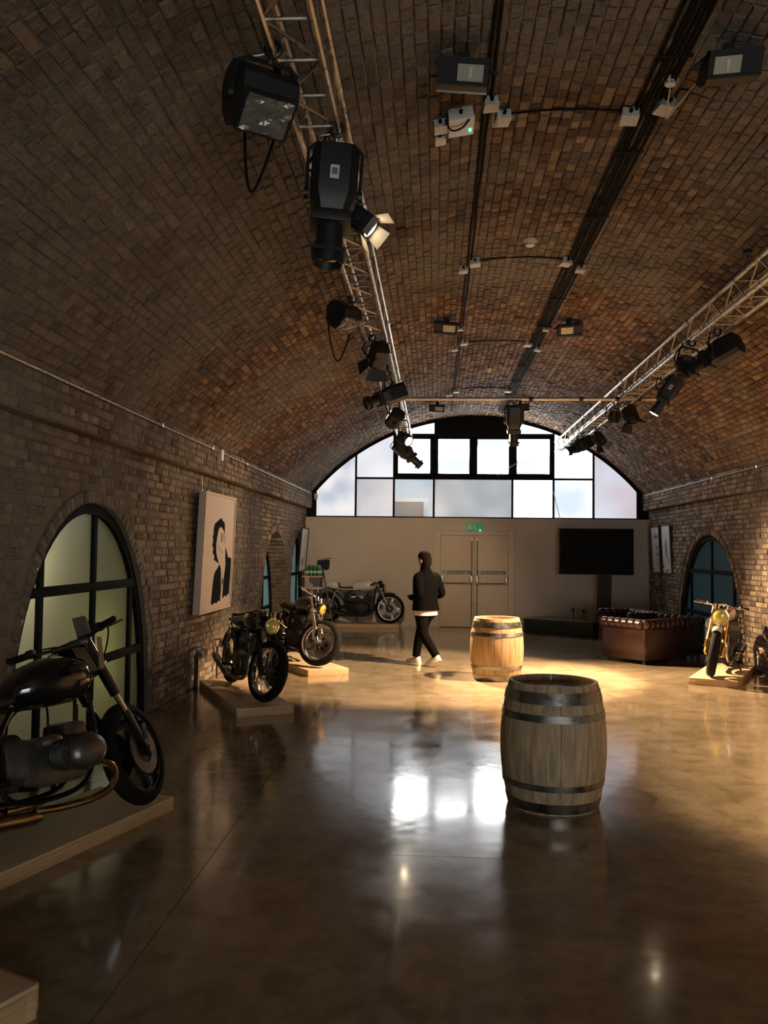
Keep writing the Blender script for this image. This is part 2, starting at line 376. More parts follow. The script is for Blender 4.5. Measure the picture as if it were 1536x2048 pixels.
# side walls with arched openings: (y centre, half width, height, recess)
OPEN_L = [(6.96, 1.42, 2.04, 0.09), (15.10, 1.36, 1.98, 0.37), (17.42, 0.84, 1.92, 0.09)]
OPEN_R = [(14.62, 1.62, 1.98, 0.10)]
def arch_h(o, y, grow=0.0):
    t = abs(y - o[0]) / (o[1] + grow)
    return -1.0 if t >= 1 else (o[2] + grow) * (1 - t**2.15) ** (1/2.15)
def arch_line(o, grow=0.0, n=36):
    pts = []
    for k in range(n + 1):
        a = PI * k / n; c, s = math.cos(a), math.sin(a)
        pts.append((o[0] - (o[1]+grow) * math.copysign(abs(c)**(2/2.15), c), (o[2]+grow) * abs(s)**(2/2.15)))
    return pts
def side_wall(name, xl, xu, s, opens, label):
    """s = +1: room lies towards +x."""
    root = struct(name, label); n = Vector((s, 0, 0)); u = Vector((0, 1, 0)); w = Vector((0, 0, 1))
    back = xl - s*0.5; mb = MB(); ys = [YF - .2]
    y = YF - .2
    while y < YB + .25: y += 0.05; ys.append(y)
    def hole(y): return max([arch_h(o, y) for o in opens] + [0.0])
    vs = []; fs = []
    for y in ys: h = hole(y); vs += [(xl - s*.013, y, h), (xl - s*.013, y, ZBAND)]
    for k in range(len(ys)-1): fs.append((2*k, 2*k+2, 2*k+3, 2*k+1))
    mb.add(vs, fs)
    mb.add([(xl-s*.013, YF-.2, ZBAND-.005), (xl-s*.013, YB+.25, ZBAND-.005), (xu-s*.013, YB+.25, ZBAND-.005), (xu-s*.013, YF-.2, ZBAND-.005)], [(0,1,2,3)])
    mb.add([(xu-s*.013, YF-.2, ZBAND-.005), (xu-s*.013, YB+.25, ZBAND-.005), (xu-s*.013, YB+.25, ZSPR+.08), (xu-s*.013, YF-.2, ZSPR+.08)], [(0,1,2,3)])
    for o in opens:                                     # soffit of each opening
        pl = arch_line(o); rv = []; rf = []
        for (yy, zz) in pl: rv += [(xl - s*.001, yy, zz), (xl - s*(o[3] + .12), yy, zz)]
        for k in range(len(pl)-1): rf.append((2*k, 2*k+1, 2*k+3, 2*k+2))
        mb.add(rv, rf)
    me = mb.obj('mortar_bed', M_MORTAR, root, 0)
    bl = []
    rows = int(ZBAND / 0.0755)
    for r in range(rows):
        z = (r + .5) * ZBAND / rows; st0 = 0.1115 if r % 2 else 0.2235; y = 2.2 - RB.uniform(0, .04) - (0.056 if r % 2 else 0)
        while y < YB + 0.1:
            st = st0
            inside = any(arch_h(o, yy, 0.115) > z - .02 for o in opens for yy in (y, y + st/2, y + st))
            if not inside: bl.append((Vector((xl, y + st/2, z)), u, w, n, st - .0105, 0.064))
            elif st0 > .2:                              # closer bricks up to the arch
                for q in (0.0, 0.112):
                    if not any(arch_h(o, yy, 0.115) > z - .02 for o in opens for yy in (y + q, y + q + .11)):
                        bl.append((Vector((xl, y + q + .055, z)), u, w, n, .101, 0.064))
            y += st
    r2 = int((ZSPR - ZBAND) / 0.0755)
    for r in range(r2):
        z = ZBAND + (r + .5) * (ZSPR - ZBAND) / r2; st = 0.1115 if r % 2 else 0.2235; y = 2.2 - (0.1 if r % 3 else 0)
        while y < YB + .1: bl.append((Vector((xu, y + st/2, z)), u, w, n, st - .0105, 0.064)); y += st
    for o in opens:                                     # ring of bricks on edge round the arch
        pl = arch_line(o, 0.056, 400); acc = 0.0
        for k in range(1, len(pl)):
            dy, dz = pl[k][0] - pl[k-1][0], pl[k][1] - pl[k-1][1]; acc += math.hypot(dy, dz)
            if acc >= 0.075:
                acc = 0.0; t = Vector((0, dy, dz)).normalized(); rad = n.cross(t).normalized()
                bl.append((Vector((xl, pl[k][0], pl[k][1])) + n*.002, rad, t, n, .101, 0.066))
        if o[3] > 0.2:                                  # deep jamb laid in bricks, seen from the hall
            for r in range(rows):
                z = (r + .5) * ZBAND / rows
                if z > o[2] - .12: break
                t = (1 - (z/o[2])**2.15) ** (1/2.15) * o[1]
                for q in range(3): bl.append((Vector((xl - s*(.06 + q*.112), o[0] + t - .012, z)), n, w, Vector((0,-1,0)), .101, 0.064))
    lay(bl, root, UB_W, M_WB)
    return root
wl = side_wall('wall_left', XLL, XL, 1, OPEN_L, 'brown brick side wall with arched windows, on the left')
wr = side_wall('wall_right', XRL, XR, -1, OPEN_R, 'brown brick side wall with one arched window, on the right')
# voids behind the side walls keep daylight out except at the openings
def void(name, x0, x1, opens, parent):
    mb = MB(); y0 = YF - .25
    for o in sorted(opens): mb.box((x0, y0, -.2), (x1, o[0]-o[1]-.12, 3.4)); y0 = o[0]+o[1]+.12
    mb.box((x0, y0, -.2), (x1, YB+.25, 3.4))
    for o in opens: mb.box((x0, o[0]-o[1]-.12, o[2]+.05), (x1, o[0]+o[1]+.12, 3.4))
    mb.obj(name, M_MORTAR, parent, 0)
void('backing', XLL-.62, XLL-.50, OPEN_L, wl); void('backing', XRL+.50, XRL+.62, OPEN_R, wr)

# ------------------------------------------------------------------ arched side windows
def glass_mat(name, color, gloss=0.12):
    m = bpy.data.materials.new(name); m.use_nodes = True; nt = m.node_tree; N = nt.nodes; L = nt.links
    N.remove(N['Principled BSDF']); out = N['Material Output']
    t = N.new('ShaderNodeBsdfTranslucent'); t.inputs[0].default_value = (*color, 1)
    g = N.new('ShaderNodeBsdfGlossy'); g.inputs['Roughness'].default_value = 0.28; g.inputs[0].default_value = (.6, .65, .65, 1)
    tc = N.new('ShaderNodeTexCoord'); n = N.new('ShaderNodeTexNoise'); n.inputs['Scale'].default_value = 160; L.new(tc.outputs['Object'], n.inputs['Vector'])
    bp = N.new('ShaderNodeBump'); bp.inputs['Strength'].default_value = 0.35; bp.inputs['Distance'].default_value = 0.004; L.new(n.outputs['Fac'], bp.inputs['Height'])
    L.new(bp.outputs[0], g.inputs['Normal'])
    fr = N.new('ShaderNodeFresnel'); fr.inputs[0].default_value = 1.35
    mx = N.new('ShaderNodeMixShader'); L.new(fr.outputs[0], mx.inputs[0]); L.new(t.outputs[0], mx.inputs[1]); L.new(g.outputs[0], mx.inputs[2]); L.new(mx.outputs[0], out.inputs[0])
    return m
M_GLG = glass_mat('obscured_glass_green', (0.42, 0.41, 0.33)); M_GLT = glass_mat('obscured_glass_teal', (0.62, 0.70, 0.64)); M_GLD = glass_mat('obscured_glass_dim', (0.20, 0.24, 0.23))
def arch_window(name, label, x, s, o, bars_y, bars_z, gm, bw=0.055):
    root = struct(name, label); xg = x - s*o[3]
    def bar(pts_y0, pts_y1, z0, z1, nm, dx=0.03): MB().box((min(xg, xg+s*dx) - .004, pts_y0, z0), (max(xg, xg+s*dx) + .004, pts_y1, z1), .004).obj(nm, M_FRAME, root)
    pl = arch_line(o, -0.005); pi_ = arch_line(o, -bw - .012); mb = MB(); vs = []; fs = []     # arched outer frame
    for (a, b) in zip(pl, pi_): vs += [(xg - s*.02, a[0], a[1]), (xg - s*.02, b[0], b[1]), (xg + s*.05, b[0], b[1]), (xg + s*.05, a[0], a[1])]
    for k in range(len(pl)-1):
        for q in range(4): fs.append((4*k+q, 4*k+(q+1) % 4, 4*k+4+(q+1) % 4, 4*k+4+q))
    mb.add(vs, fs).obj('arched_frame', M_FRAME, root)
    bar(o[0]-o[1], o[0]+o[1], 0.0, 0.05, 'sill_bar')
    for yb in bars_y: bar(yb - bw/2, yb + bw/2, 0.05, arch_h(o, yb) - .03, 'mullion')
    ys = [o[0]-o[1]+.012] + list(bars_y) + [o[0]+o[1]-.012]
    for zb in bars_z:
        half = o[1] * (1 - (zb/o[2])**2.15) ** (1/2.15); bar(o[0]-half, o[0]+half, zb - bw/2, zb + bw/2, 'transom', 0.045)
    zs = [0.03] + list(bars_z) + [9]
    for i in range(len(ys)-1):
        for j in range(len(zs)-1):
            N_ = 14; top = []; 
            for k in range(N_+1):
                yy = ys[i] + (ys[i+1]-ys[i])*k/N_; h = min(arch_h(o, yy, -.02), zs[j+1]); top.append((yy, h))
            top = [(a, b) for a, b in top if b > zs[j] + .01]
            if len(top) < 2: continue
            poly = [(top[0][0], zs[j])] + [(top[-1][0], zs[j])] + top[::-1]
            MB().prism(poly, 0, xg - .004, xg + .004).obj('pane', gm, root, 0)
    return root
arch_window('window_2', 'large arched window of ribbed glass behind the near black motorcycle', XLL, 1, OPEN_L[0], (6.12, 7.10, 7.98), (0.68, 1.33), M_GLG, 0.075)
arch_window('window_3', 'arched window deep in the left wall beyond the portrait', XLL, 1, OPEN_L[1], (14.3, 15.10, 15.62), (0.55, 1.12), M_GLT, .06)
arch_window('window_4', 'narrow arched window in the left corner behind a leaning picture', XLL, 1, OPEN_L[2], (17.75,), (0.40, 1.15), M_GLT, .06)
arch_window('window_5', 'dark arched window behind the motorcycle with golden forks', XRL, -1, OPEN_R[0], (13.55, 14.62, 15.75), (0.62, 1.36), M_GLD, .07)
# unseen box added behind the large arched window to block sky light
pw = struct('sky_blocker', 'unseen box added behind the large arched window to block sky light')
px0, px1, py0, py1 = XLL - 1.5, XLL - .5, OPEN_L[0][0]-OPEN_L[0][1]-.3, OPEN_L[0][0]+OPEN_L[0][1]+.3
for a, b in (((px0-.08, py0-.08, -.1), (px0, py1+.08, 3.0)), ((px0, py0-.08, -.1), (px1, py0, 3.0)), ((px0, py1, -.1), (px1, py1+.08, 3.0)), ((px0, py0, 2.9), (px1, py1, 3.0)), ((px0, py0, -.1), (px1, py1, 0))): MB().box(a, b).obj('blocker_side', M_MORTAR, pw, 0)
# unseen lamps added behind the ribbed glass to give its glow a gradient
pl = bpy.data.lights.new('glass_glow_lamp', 'POINT'); pl.energy = GLASS_GLOW; pl.color = (1.0, 0.95, 0.80); pl.shadow_soft_size = 0.18
po = link('glass_glow_lamp', pl); po.location = (XLL - 0.55, 5.75, 1.75)
pl2 = bpy.data.lights.new('glass_glow_lamp', 'POINT'); pl2.energy = GLASS_GLOW*.16; pl2.color = (0.95, 0.95, 0.45); pl2.shadow_soft_size = 0.15
po2 = link('glass_glow_lamp', pl2); po2.location = (XLL - 0.6, 7.35, 0.75)

# ------------------------------------------------------------------ back wall, window, door
wb = struct('wall_back', 'white painted partition across the end of the hall')
YW = YB - 0.10
MB().box((XLL - .3, YW, 0), (XRL + .3, YB + .05, 2.375)).obj('partition', M_WALLW, wb, 0)
MB().box((XLL, YW - .012, 2.355), (XRL, YB + .05, 2.385)).obj('ledge', M_WALLW, wb, 0)
MB().box((3.30, YW - .05, 0), (4.62, YW + .01, 0.70), .004).obj('low_panel', M_WALLW, wb)

def pane_mat(name, c1, c2, strength, scale=0.9, clear=0.0, off=0.0, flat=(1, 1, 1)):
    m = bpy.data.materials.new(name); m.use_nodes = True; nt = m.node_tree; N = nt.nodes; L = nt.links
    b = N['Principled BSDF']; b.inputs['Base Color'].default_value = (.25, .27, .28, 1); b.inputs['Roughness'].default_value = 0.25
    g = N.new('ShaderNodeNewGeometry'); mp = N.new('ShaderNodeMapping'); mp.inputs['Location'].default_value = (off, 0, off*.7); mp.inputs['Scale'].default_value = flat; L.new(g.outputs['Position'], mp.inputs[0])
    n = N.new('ShaderNodeTexNoise'); n.inputs['Scale'].default_value = scale; n.inputs['Detail'].default_value = 1.5; L.new(mp.outputs[0], n.inputs['Vector'])
    rp = N.new('ShaderNodeValToRGB'); rp.color_ramp.elements[0].position = .36; rp.color_ramp.elements[1].position = .62
    rp.color_ramp.elements[0].color = (*c1, 1); rp.color_ramp.elements[1].color = (*c2, 1); L.new(n.outputs['Fac'], rp.inputs[0])
    L.new(rp.outputs[0], b.inputs['Emission Color']); b.inputs['Emission Strength'].default_value = strength
    if clear:
        t = N.new('ShaderNodeBsdfTransparent'); mx = N.new('ShaderNodeMixShader'); mx.inputs[0].default_value = clear
        L.new(b.outputs[0], mx.inputs[1]); L.new(t.outputs[0], mx.inputs[2]); L.new(mx.outputs[0], N['Material Output'].inputs[0])
    return m
w1 = struct('window_1', 'wide arched end window of frosted panes in black steel')
YG = YB + 0.02; ZT, ZM, ZU = 2.385, 3.262, 4.19
MX = [-2.669, -1.772, -0.924, -0.037, 1.691, 2.586, 3.453, 4.40]
def atop(x, g=.07): return vault_z(x) - g
# arch frame band
vs = []; fs = []; NA = 60; xa, xb = XL + .02, XR - .02
for k in range(NA + 1):
    x = xa + (xb-xa)*k/NA
    nx, nz = (x-CX)/RAD, (vault_z(x)-ZC)/RAD
    for (dd, yy) in ((0.0, YG-.05), (0.085, YG-.05), (0.085, YG+.05), (0.0, YG+.05)): vs.append((x - nx*dd, yy, vault_z(x)+.02 - nz*dd))
for k in range(NA):
    for q in range(4): fs.append((4*k+q, 4*k+(q+1) % 4, 4*k+4+(q+1) % 4, 4*k+4+q))
MB().add(vs, fs).obj('arched_frame', M_FRAME, w1)
for sa, sb in ((XLL - .35, -2.65), (4.38, XRL + .35)): MB().box((sa, YG-.05, ZT), (sb, YG+.05, ZSPR + .12)).obj('side_post', M_FRAME, w1)
def wbar(x0, x1, z0, z1, nm, dy=.04): MB().box((x0, YG-dy, z0), (x1, YG+dy, z1), .006).obj(nm, M_FRAME, w1)
for x in MX[1:7]:
    wbar(x-.022, x+.022, ZT, min(atop(x), ZM if x in (MX[3], MX[4]) else 9), 'mullion')
wbar(MX[1], MX[6], ZM-.022, ZM+.022, 'transom'); wbar(MX[2]-.02, MX[5]+.02, ZU, ZU+.07, 'transom', .05); wbar(MX[2]-.02, MX[5]+.02, ZM+.02, ZM+.07, 'transom', .05)
wbar(MX[0]-.1, MX[7]+.1, ZT-.005, ZT+.03, 'sill_bar')
# dark board under the crown
N_ = 16; top = [(MX[3] + (MX[4]-MX[3])*k/N_, atop(MX[3] + (MX[4]-MX[3])*k/N_, .03)) for k in range(N_+1)]
mbp = [(MX[3], ZU+.05), (MX[4], ZU+.05)] + top[::-1]
MB().prism(mbp, 1, YG-.03, YG+.03).obj('crown_board', M_FRAME, w1, 0)
PANES = []
def pane(x0, x1, z0, z1, m):
    N_ = 14; top = []
    for k in range(N_+1):
        x = x0 + (x1-x0)*k/N_; top.append((x, min(z1, atop(x))))
    top = [(a, b) for a, b in top if b > z0 + .01]
    if len(top) < 2: return
    MB().prism([(top[0][0], z0), (top[-1][0], z0)] + top[::-1], 1, YG-.006, YG+.006).obj('pane', m, w1, 0)
cool, lav, wht, gry, blu = (.72, .84, 1.0), (.74, .74, .86), (1, 1, 1), (.50, .54, .58), (.42, .56, .66)
PF = PANE_FROST
pane(MX[0], MX[1], ZT, 9, pane_mat('frosted_far_left', (.58, .66, .80), wht, .95*PF, 1.6))
pane(MX[1], MX[2], ZT, ZM, pane_mat('frosted_lavender', (.52, .54, .64), (.80, .80, .87), .82*PF, 1.1, off=3))
pane(MX[2], MX[3], ZT, ZM, pane_mat('frosted_thin', (.58, .60, .60), (.72, .74, .72), .45*PF, 1.0, clear=.72, off=5))
pane(MX[3], MX[4], ZT, ZM, pane_mat('frosted_wide', (.36, .46, .52), (.74, .78, .82), .72*PF, 1.0, off=9.3))
pane(MX[4], MX[5], ZT, ZM, pane_mat('frosted_bright', (.85, .93, 1), wht, 2.6*PF, .9, off=2))
pane(MX[5], MX[6], ZT, ZM, pane_mat('frosted_mist', (.62, .74, .84), wht, 1.35*PF, 1.2, off=7))
pane(MX[6], MX[7], ZT, 9, pane_mat('frosted_far_right', (.70, .58, .66), (.80, .86, 1.0), 1.0*PF, .8, off=4.4))
pane(MX[1], MX[2], ZM, 9, pane_mat('frosted_upper', (.66, .70, .80), (.93, .95, 1), 1.1*PF, .9, off=1))
pane(MX[5], MX[6], ZM, 9, pane_mat('frosted_upper_bright', (.93, .96, 1), wht, 3.6*PF, .9, off=6))
mt = pane_mat('top_light', cool, wht, 3.2*PF, 2.0)
pane(MX[2], MX[3], ZU+.06, 9, mt); pane(MX[4], MX[5], ZU+.06, 9, mt)
cas = [MX[2], MX[3], 0.83, MX[4], MX[5]]; cst = [PANE_CLEAR*.7, PANE_CLEAR, PANE_CLEAR, PANE_CLEAR]
for k in range(4):                                     # four opening lights with thick frames
    x0, x1 = cas[k], cas[k+1]; z0, z1 = ZM+.05, ZU
    for (a, b, c_, d) in ((x0-.01, x0+.09, z0, z1), (x1-.09, x1+.01, z0, z1), (x0, x1, z0, z0+.06), (x0, x1, z1-.05, z1)):
        MB().box((a, YG-.055, c_), (b, YG+.045, d), .008).obj('casement_frame', M_FRAME, w1)
    pane(x0+.08, x1-.08, z0+.05, z1-.04, pane_mat('clear_light', (.040, .044, .050), wht, cst[k], 1.0, off=k*2.0+.6, flat=(.35, 1, 2.6)))
# house opposite, seen dimly through the thin pane
hs = struct('window_7', 'brown blind in a pale window frame, dim beyond the frosted end window')
M_PALE = mat('pale_frame', (.85, .9, .9), .6); M_BLIND = mat('brown_blind', (.12, .088, .07), .8)
MB().box((-1.06, 19.30, 2.30), (-.16, 19.36, 2.86), .01).obj('surround', M_PALE, hs); MB().box((-1.00, 19.26, 2.30), (-.27, 19.30, 2.78), .005).obj('blind', M_BLIND, hs)

# front wall behind the camera and unseen glowing panes added to light the near hall
wf = struct('wall_front', 'plain end wall behind the viewer')
MB().box((XLL-.3, YF-.3, -.1), (XRL+.3, YF-.1, 5.0)).obj('masonry', M_MORTAR, wf, 0)
w6 = struct('fill_panes', 'unseen glowing panes added behind the viewer to light the near hall')
mfr = pane_mat('fill_pane', (.90, .92, .90), (1, 1, .97), PANE_FRONT, .8)
for k in range(4):
    x0 = 0.3 + k*1.0; MB().box((x0+.03, YF-.09, .25), (x0+.97, YF-.08, 1.9)).obj('pane', mfr, w6, 0)
    MB().box((x0-.03, YF-.1, .0), (x0+.03, YF-.03, 1.95)).obj('mullion', M_FRAME, w6, 0)

# double door
dr = struct('door_1', 'cream double door with push bars in the white partition')
DX0, DX1, DZ = -0.02, 1.74, 2.10; dm = (DX0 + DX1)/2; yd = YW
for (a, b, z0, z1) in ((DX0, DX0+.14, 0, DZ), (DX1-.14, DX1, 0, DZ), (DX0+.1405, DX1-.1405, DZ-.09, DZ)):
    MB().box((a, yd-.045, z0), (b, yd+.01, z1), .006).obj('door_frame', M_DOORW, dr)
M_SIGNG = mat('door_sign_green', (.055, .105, .085), .4); M_LET = mat('sign_white', (.7, .72, .68), .5)
def text(body, size, loc, parent, m, name='lettering', rot=(R(90), 0, 0), align='LEFT'):
    c = bpy.data.curves.new(name, 'FONT'); c.body = body; c.size = size; c.extrude = .0006; c.align_x = align; c.align_y = 'CENTER'; c.materials.append(m)
    o = link(name, c, parent); o.location = loc; o.rotation_euler = rot; return o
for (a, b, sgn) in ((DX0+.145, dm-.004, 1), (dm+.004, DX1-.145, -1)):
    leaf = MB().box((a, yd-.03, .008), (b, yd+.005, DZ-.095), .004).obj('door_leaf', M_DOORW, dr)
    ie = b - .055 if sgn > 0 else a + .055               # inner edge with the upright rod
    oe = a + .045 if sgn > 0 else b - .045
    MB().rod((ie, yd-.055, .04), (ie, yd-.055, DZ-.19), .010).obj('bolt_rod', M_STEEL, leaf)
    MB().box((ie-.015, yd-.07, DZ-.20), (ie+.015, yd-.03, DZ-.17)).obj('rod_guide', M_STEEL, leaf)
    MB().rod((oe, yd-.095, .965), (ie, yd-.095, .965), .013).obj('push_bar', M_STEEL, leaf)
    for xe in (oe, ie): MB().box((xe-.025, yd-.10, .95), (xe+.025, yd-.028, 1.13), .008).obj('bar_bracket', M_STEEL, leaf)
    sg = MB().box((min(oe, ie)+.005, yd-.036, 1.16), (max(oe, ie)-.005, yd-.030, 1.235)).obj('push_bar_sign', M_SIGNG, leaf)
    text('Push bar to open', .066, (min(oe, ie)+.10, yd-.0375, 1.197), sg, M_LET)
    MB().prism([(min(oe,ie)+.02, 1.17), (min(oe,ie)+.075, 1.17), (min(oe,ie)+.085, 1.228), (min(oe,ie)+.06, 1.228)], 1, yd-.0375, yd-.036).obj('sign_arrow', M_LET, sg, 0)
MB().box((DX0+.13, yd-.032, 0), (DX1-.13, yd, .014)).obj('threshold', M_BLACK, dr)
# exit sign
ex = thing('exit_sign', 'green illuminated exit sign above the cream double door', 'sign', (0.86, YW-.02, 2.19))
M_EXIT = mat('exit_green', (.02, .20, .10), .4, emit=(.03, .34, .17), estr=.30); M_LED = mat('green_led', (.1, .9, .3), .3, emit=(.15, 1, .45), estr=5.0)
MB().box((-.175, -.03, -.085), (.175, .02, .085), .006).obj('sign_body', M_EXIT, ex)
M_PICT = mat('exit_pictogram', (.55, .75, .65), .5)
MB().box((-.15, -.032, -.05), (-.07, -.0305, .06)).obj('door_pictogram', M_PICT, ex)
mb = MB().ball((0, -.031, .042), (.014, .001, .014), 10); mb.prism([(-.018,.028),(.02,.028),(.012,-.012),(.03,-.05),(.02,-.055),(.0,-.018),(-.025,-.05),(-.035,-.045),(-.012,-.01)], 1, -.032, -.0305); mb.obj('running_figure', M_PICT, ex, 0)
MB().ball((.12, -.034, -.07), .014, 10).obj('charge_light', M_LED, ex)
# ------------------------------------------------------------------ lighting trusses
def build_truss(label, x0, x1, z0, z1, ya, yb):
    root = thing('lighting_truss', label, 'truss', ((x0+x1)/2, (ya+yb)/2, z0), group='lattice trusses along the vault')
    cx, cy, cz = root.location; rc = .021
    corners = [(x0-cx, 0.0), (x1-cx, 0.0), (x0-cx, z1-z0), (x1-cx, z1-z0)]
    me = MB().rod((0, -(yb-ya)/2, 0), (0, (yb-ya)/2, 0), rc, 10).mesh('chord', M_ALU)
    for (x, z) in corners: o = link('chord', me, root); o.location = (x, 0, z)
    bay = 0.292; nb = int((yb-ya)/bay); w = x1-x0; h = z1-z0
    rung = MB().rod((-w/2, 0, 0), (w/2, 0, 0), .0085, 6).mesh('rung', M_ALU)
    dg = [MB().rod((-w/2*s, -bay/2, 0), (w/2*s, bay/2, 0), .0085, 6).mesh('brace', M_ALU) for s in (1, -1)]
    sd = [MB().rod((0, -bay/2, h/2 - h*s), (0, bay/2, -h/2 + h*s), .0085, 6).mesh('brace', M_ALU) for s in (0, 1)]
    for i in range(nb):
        y = -(yb-ya)/2 + (i+.5)*bay
        o = link('rung', rung, root); o.location = (0, y - bay/2, 0)
        o = link('brace', dg[i % 2], root); o.location = (0, y, 0)
        for x in (x0-cx, x1-cx): o = link('brace', sd[i % 2], root); o.location = (x, y, h/2)
    col = MB().lathe([(.021, -.05), (.032, -.045), (.032, .045), (.021, .05)], 10, Matrix.Rotation(PI/2, 4, 'X')).mesh('coupler', M_STEEL)
    for y in [-(yb-ya)/2 + 2.35 + k*3.0 for k in range(6)]:
        for (x, z) in corners: o = link('coupler', col, root); o.location = (x, y, z)
    for y in (-(yb-ya)/2 + 1.0, -2.0, 3.0, (yb-ya)/2 - .6):      # suspension wires up to the vault
        zt = vault_z(cx) - cz - .012; MB().rod((0, y, h), (0, y, zt), .006, 6).obj('hanger_rod', M_STEEL, root)
        MB().box((-w/2-.02, y-.02, h-.012), (w/2+.02, y+.02, h+.014)).obj('hanger_plate', M_STEEL, root)
        MB().lathe([(.0, zt+.01), (.04, zt+.01), (.04, zt-.01), (.0, zt-.012)], 12, Matrix.Translation((0, y, 0))).obj('anchor', M_BLACKM, root)
    return root
TL = (-0.73, -0.52, 3.85, 4.075); TR = (2.58, 2.785, 3.83, 4.05)
build_truss('silver lattice truss running overhead left of centre', *TL, 0.4, 18.3)
build_truss('silver lattice truss running along the right of the vault', *TR, 0.4, 18.3)
cb = thing('cross_pole', 'pale steel pole slung between the two trusses', 'pole', (1.08, 11.86, 3.82))
MB().rod((-1.82, 0, 0), (2.02, 0, 0), .026, 12).obj('tube', mat('pole_brass_grey', (.62, .52, .38), .4, .7, noise=.2), cb)
for x in (-1.6, .25, .95, 1.45, 1.75): MB().lathe([(.026, -.03), (.034, -.028), (.034, .028), (.026, .03)], 12, Matrix.Translation((x, 0, 0)) @ Matrix.Rotation(PI/2, 4, 'Y')).obj('clamp', M_BLACKM, cb)

# ------------------------------------------------------------------ stage lamps
M_LENS = mat('lamp_lens_dark', (.03, .03, .035), .08, coat=1.0)
M_LIT = mat('lamp_lens_lit', (1, .9, .75), .3, emit=(1.0, .80, .52), estr=38.0)
M_FOIL = mat('clear_gel_sheet', (.16, .155, .14), .24, .15, bump=1.0, bscale=22)
M_STICK = mat('white_sticker', (.66, .69, .70), .5); M_STICKP = mat('sticker_print', (.16, .18, .2), .6)
M_LAMPB = mat('lamp_black', (.011, .012, .014), .46, bump=.12, bscale=150)
M_DOORLIT = mat('barn_door_lit', (.55, .5, .42), .45)  # pale stand-in for the black doors, with the lit lamp's shine in its colour
def spot_light(root, loc, aim, watts, angle, blend=.5, soft=.05, color=WARM):
    ld = bpy.data.lights.new('lamp_beam', 'SPOT'); ld.energy = watts; ld.color = color; ld.spot_size = R(angle); ld.spot_blend = blend; ld.shadow_soft_size = soft
    o = link('lamp_beam', ld, root); o.location = loc; o.rotation_euler = Vector(aim).to_track_quat('-Z', 'Y').to_euler(); return o
def yoke(root, M, half, rise, clampv, pivot):
    """U bracket from the pivot sides to a clamp on the chord (clampv in root space)."""
    ax = M.to_3x3() @ Vector((0, 1, 0)); up = Vector(clampv).normalized(); ax = (ax - up*ax.dot(up)).normalized(); p = Vector(pivot)
    a, b = p + ax*half, p - ax*half; t = up*rise
    MB().tube([a - up*.03, a + t*.85, a*.85 + b*.15 + t, a*.15 + b*.85 + t, b + t*.85, b - up*.03], .011, 6).obj('yoke', M_LAMPB, root)
    for q, s in ((a, 1), (b, -1)): MB().lathe([(0, -.012), (.030, -.012), (.030, .012), (0, .014)], 12, zframe(ax*s, q)).obj('knob', M_LAMPB, root)
    c = Vector(clampv); MB().tube([p + t, c - up*.035], .012, 8).obj('spigot', M_STEEL, root)
    MB().tube([c + Vector((.034*math.cos(k*PI/5), 0, .034*math.sin(k*PI/5))) for k in range(-3, 8)], .011, 6).obj('hook_clamp', M_LAMPB, root)
    MB().rod(c + Vector((-.03, 0, -.02)), c + Vector((-.09, .0, -.03)), .006, 6).obj('wing_bolt', M_STEEL, root)
def cable(root, pts, r=.007): MB().tube(curve_pts(pts, 8), r, 6).obj('cable', M_CABLE, root)
def lens_disc(root, M, x, r, m): MB().lathe([(0.0, .010), (r*.5, .008), (r, 0), (r, -.006), (0, -.006)], 20, M @ Matrix.Translation((x, 0, 0)) @ Matrix.Rotation(PI/2, 4, 'Y')).obj('lens', m, root)
def ring8(x, hw, hh, ch=.35): 
    return [Vector((x, sy*a*hw, sz*b*hh)) for sy, sz, a, b in ((1,-1,1,1-ch),(1,1,1,1-ch),(1,1,1-ch,1),(-1,1,1-ch,1),(-1,1,1,1-ch),(-1,-1,1,1-ch),(-1,-1,1-ch,1),(1,-1,1-ch,1))]
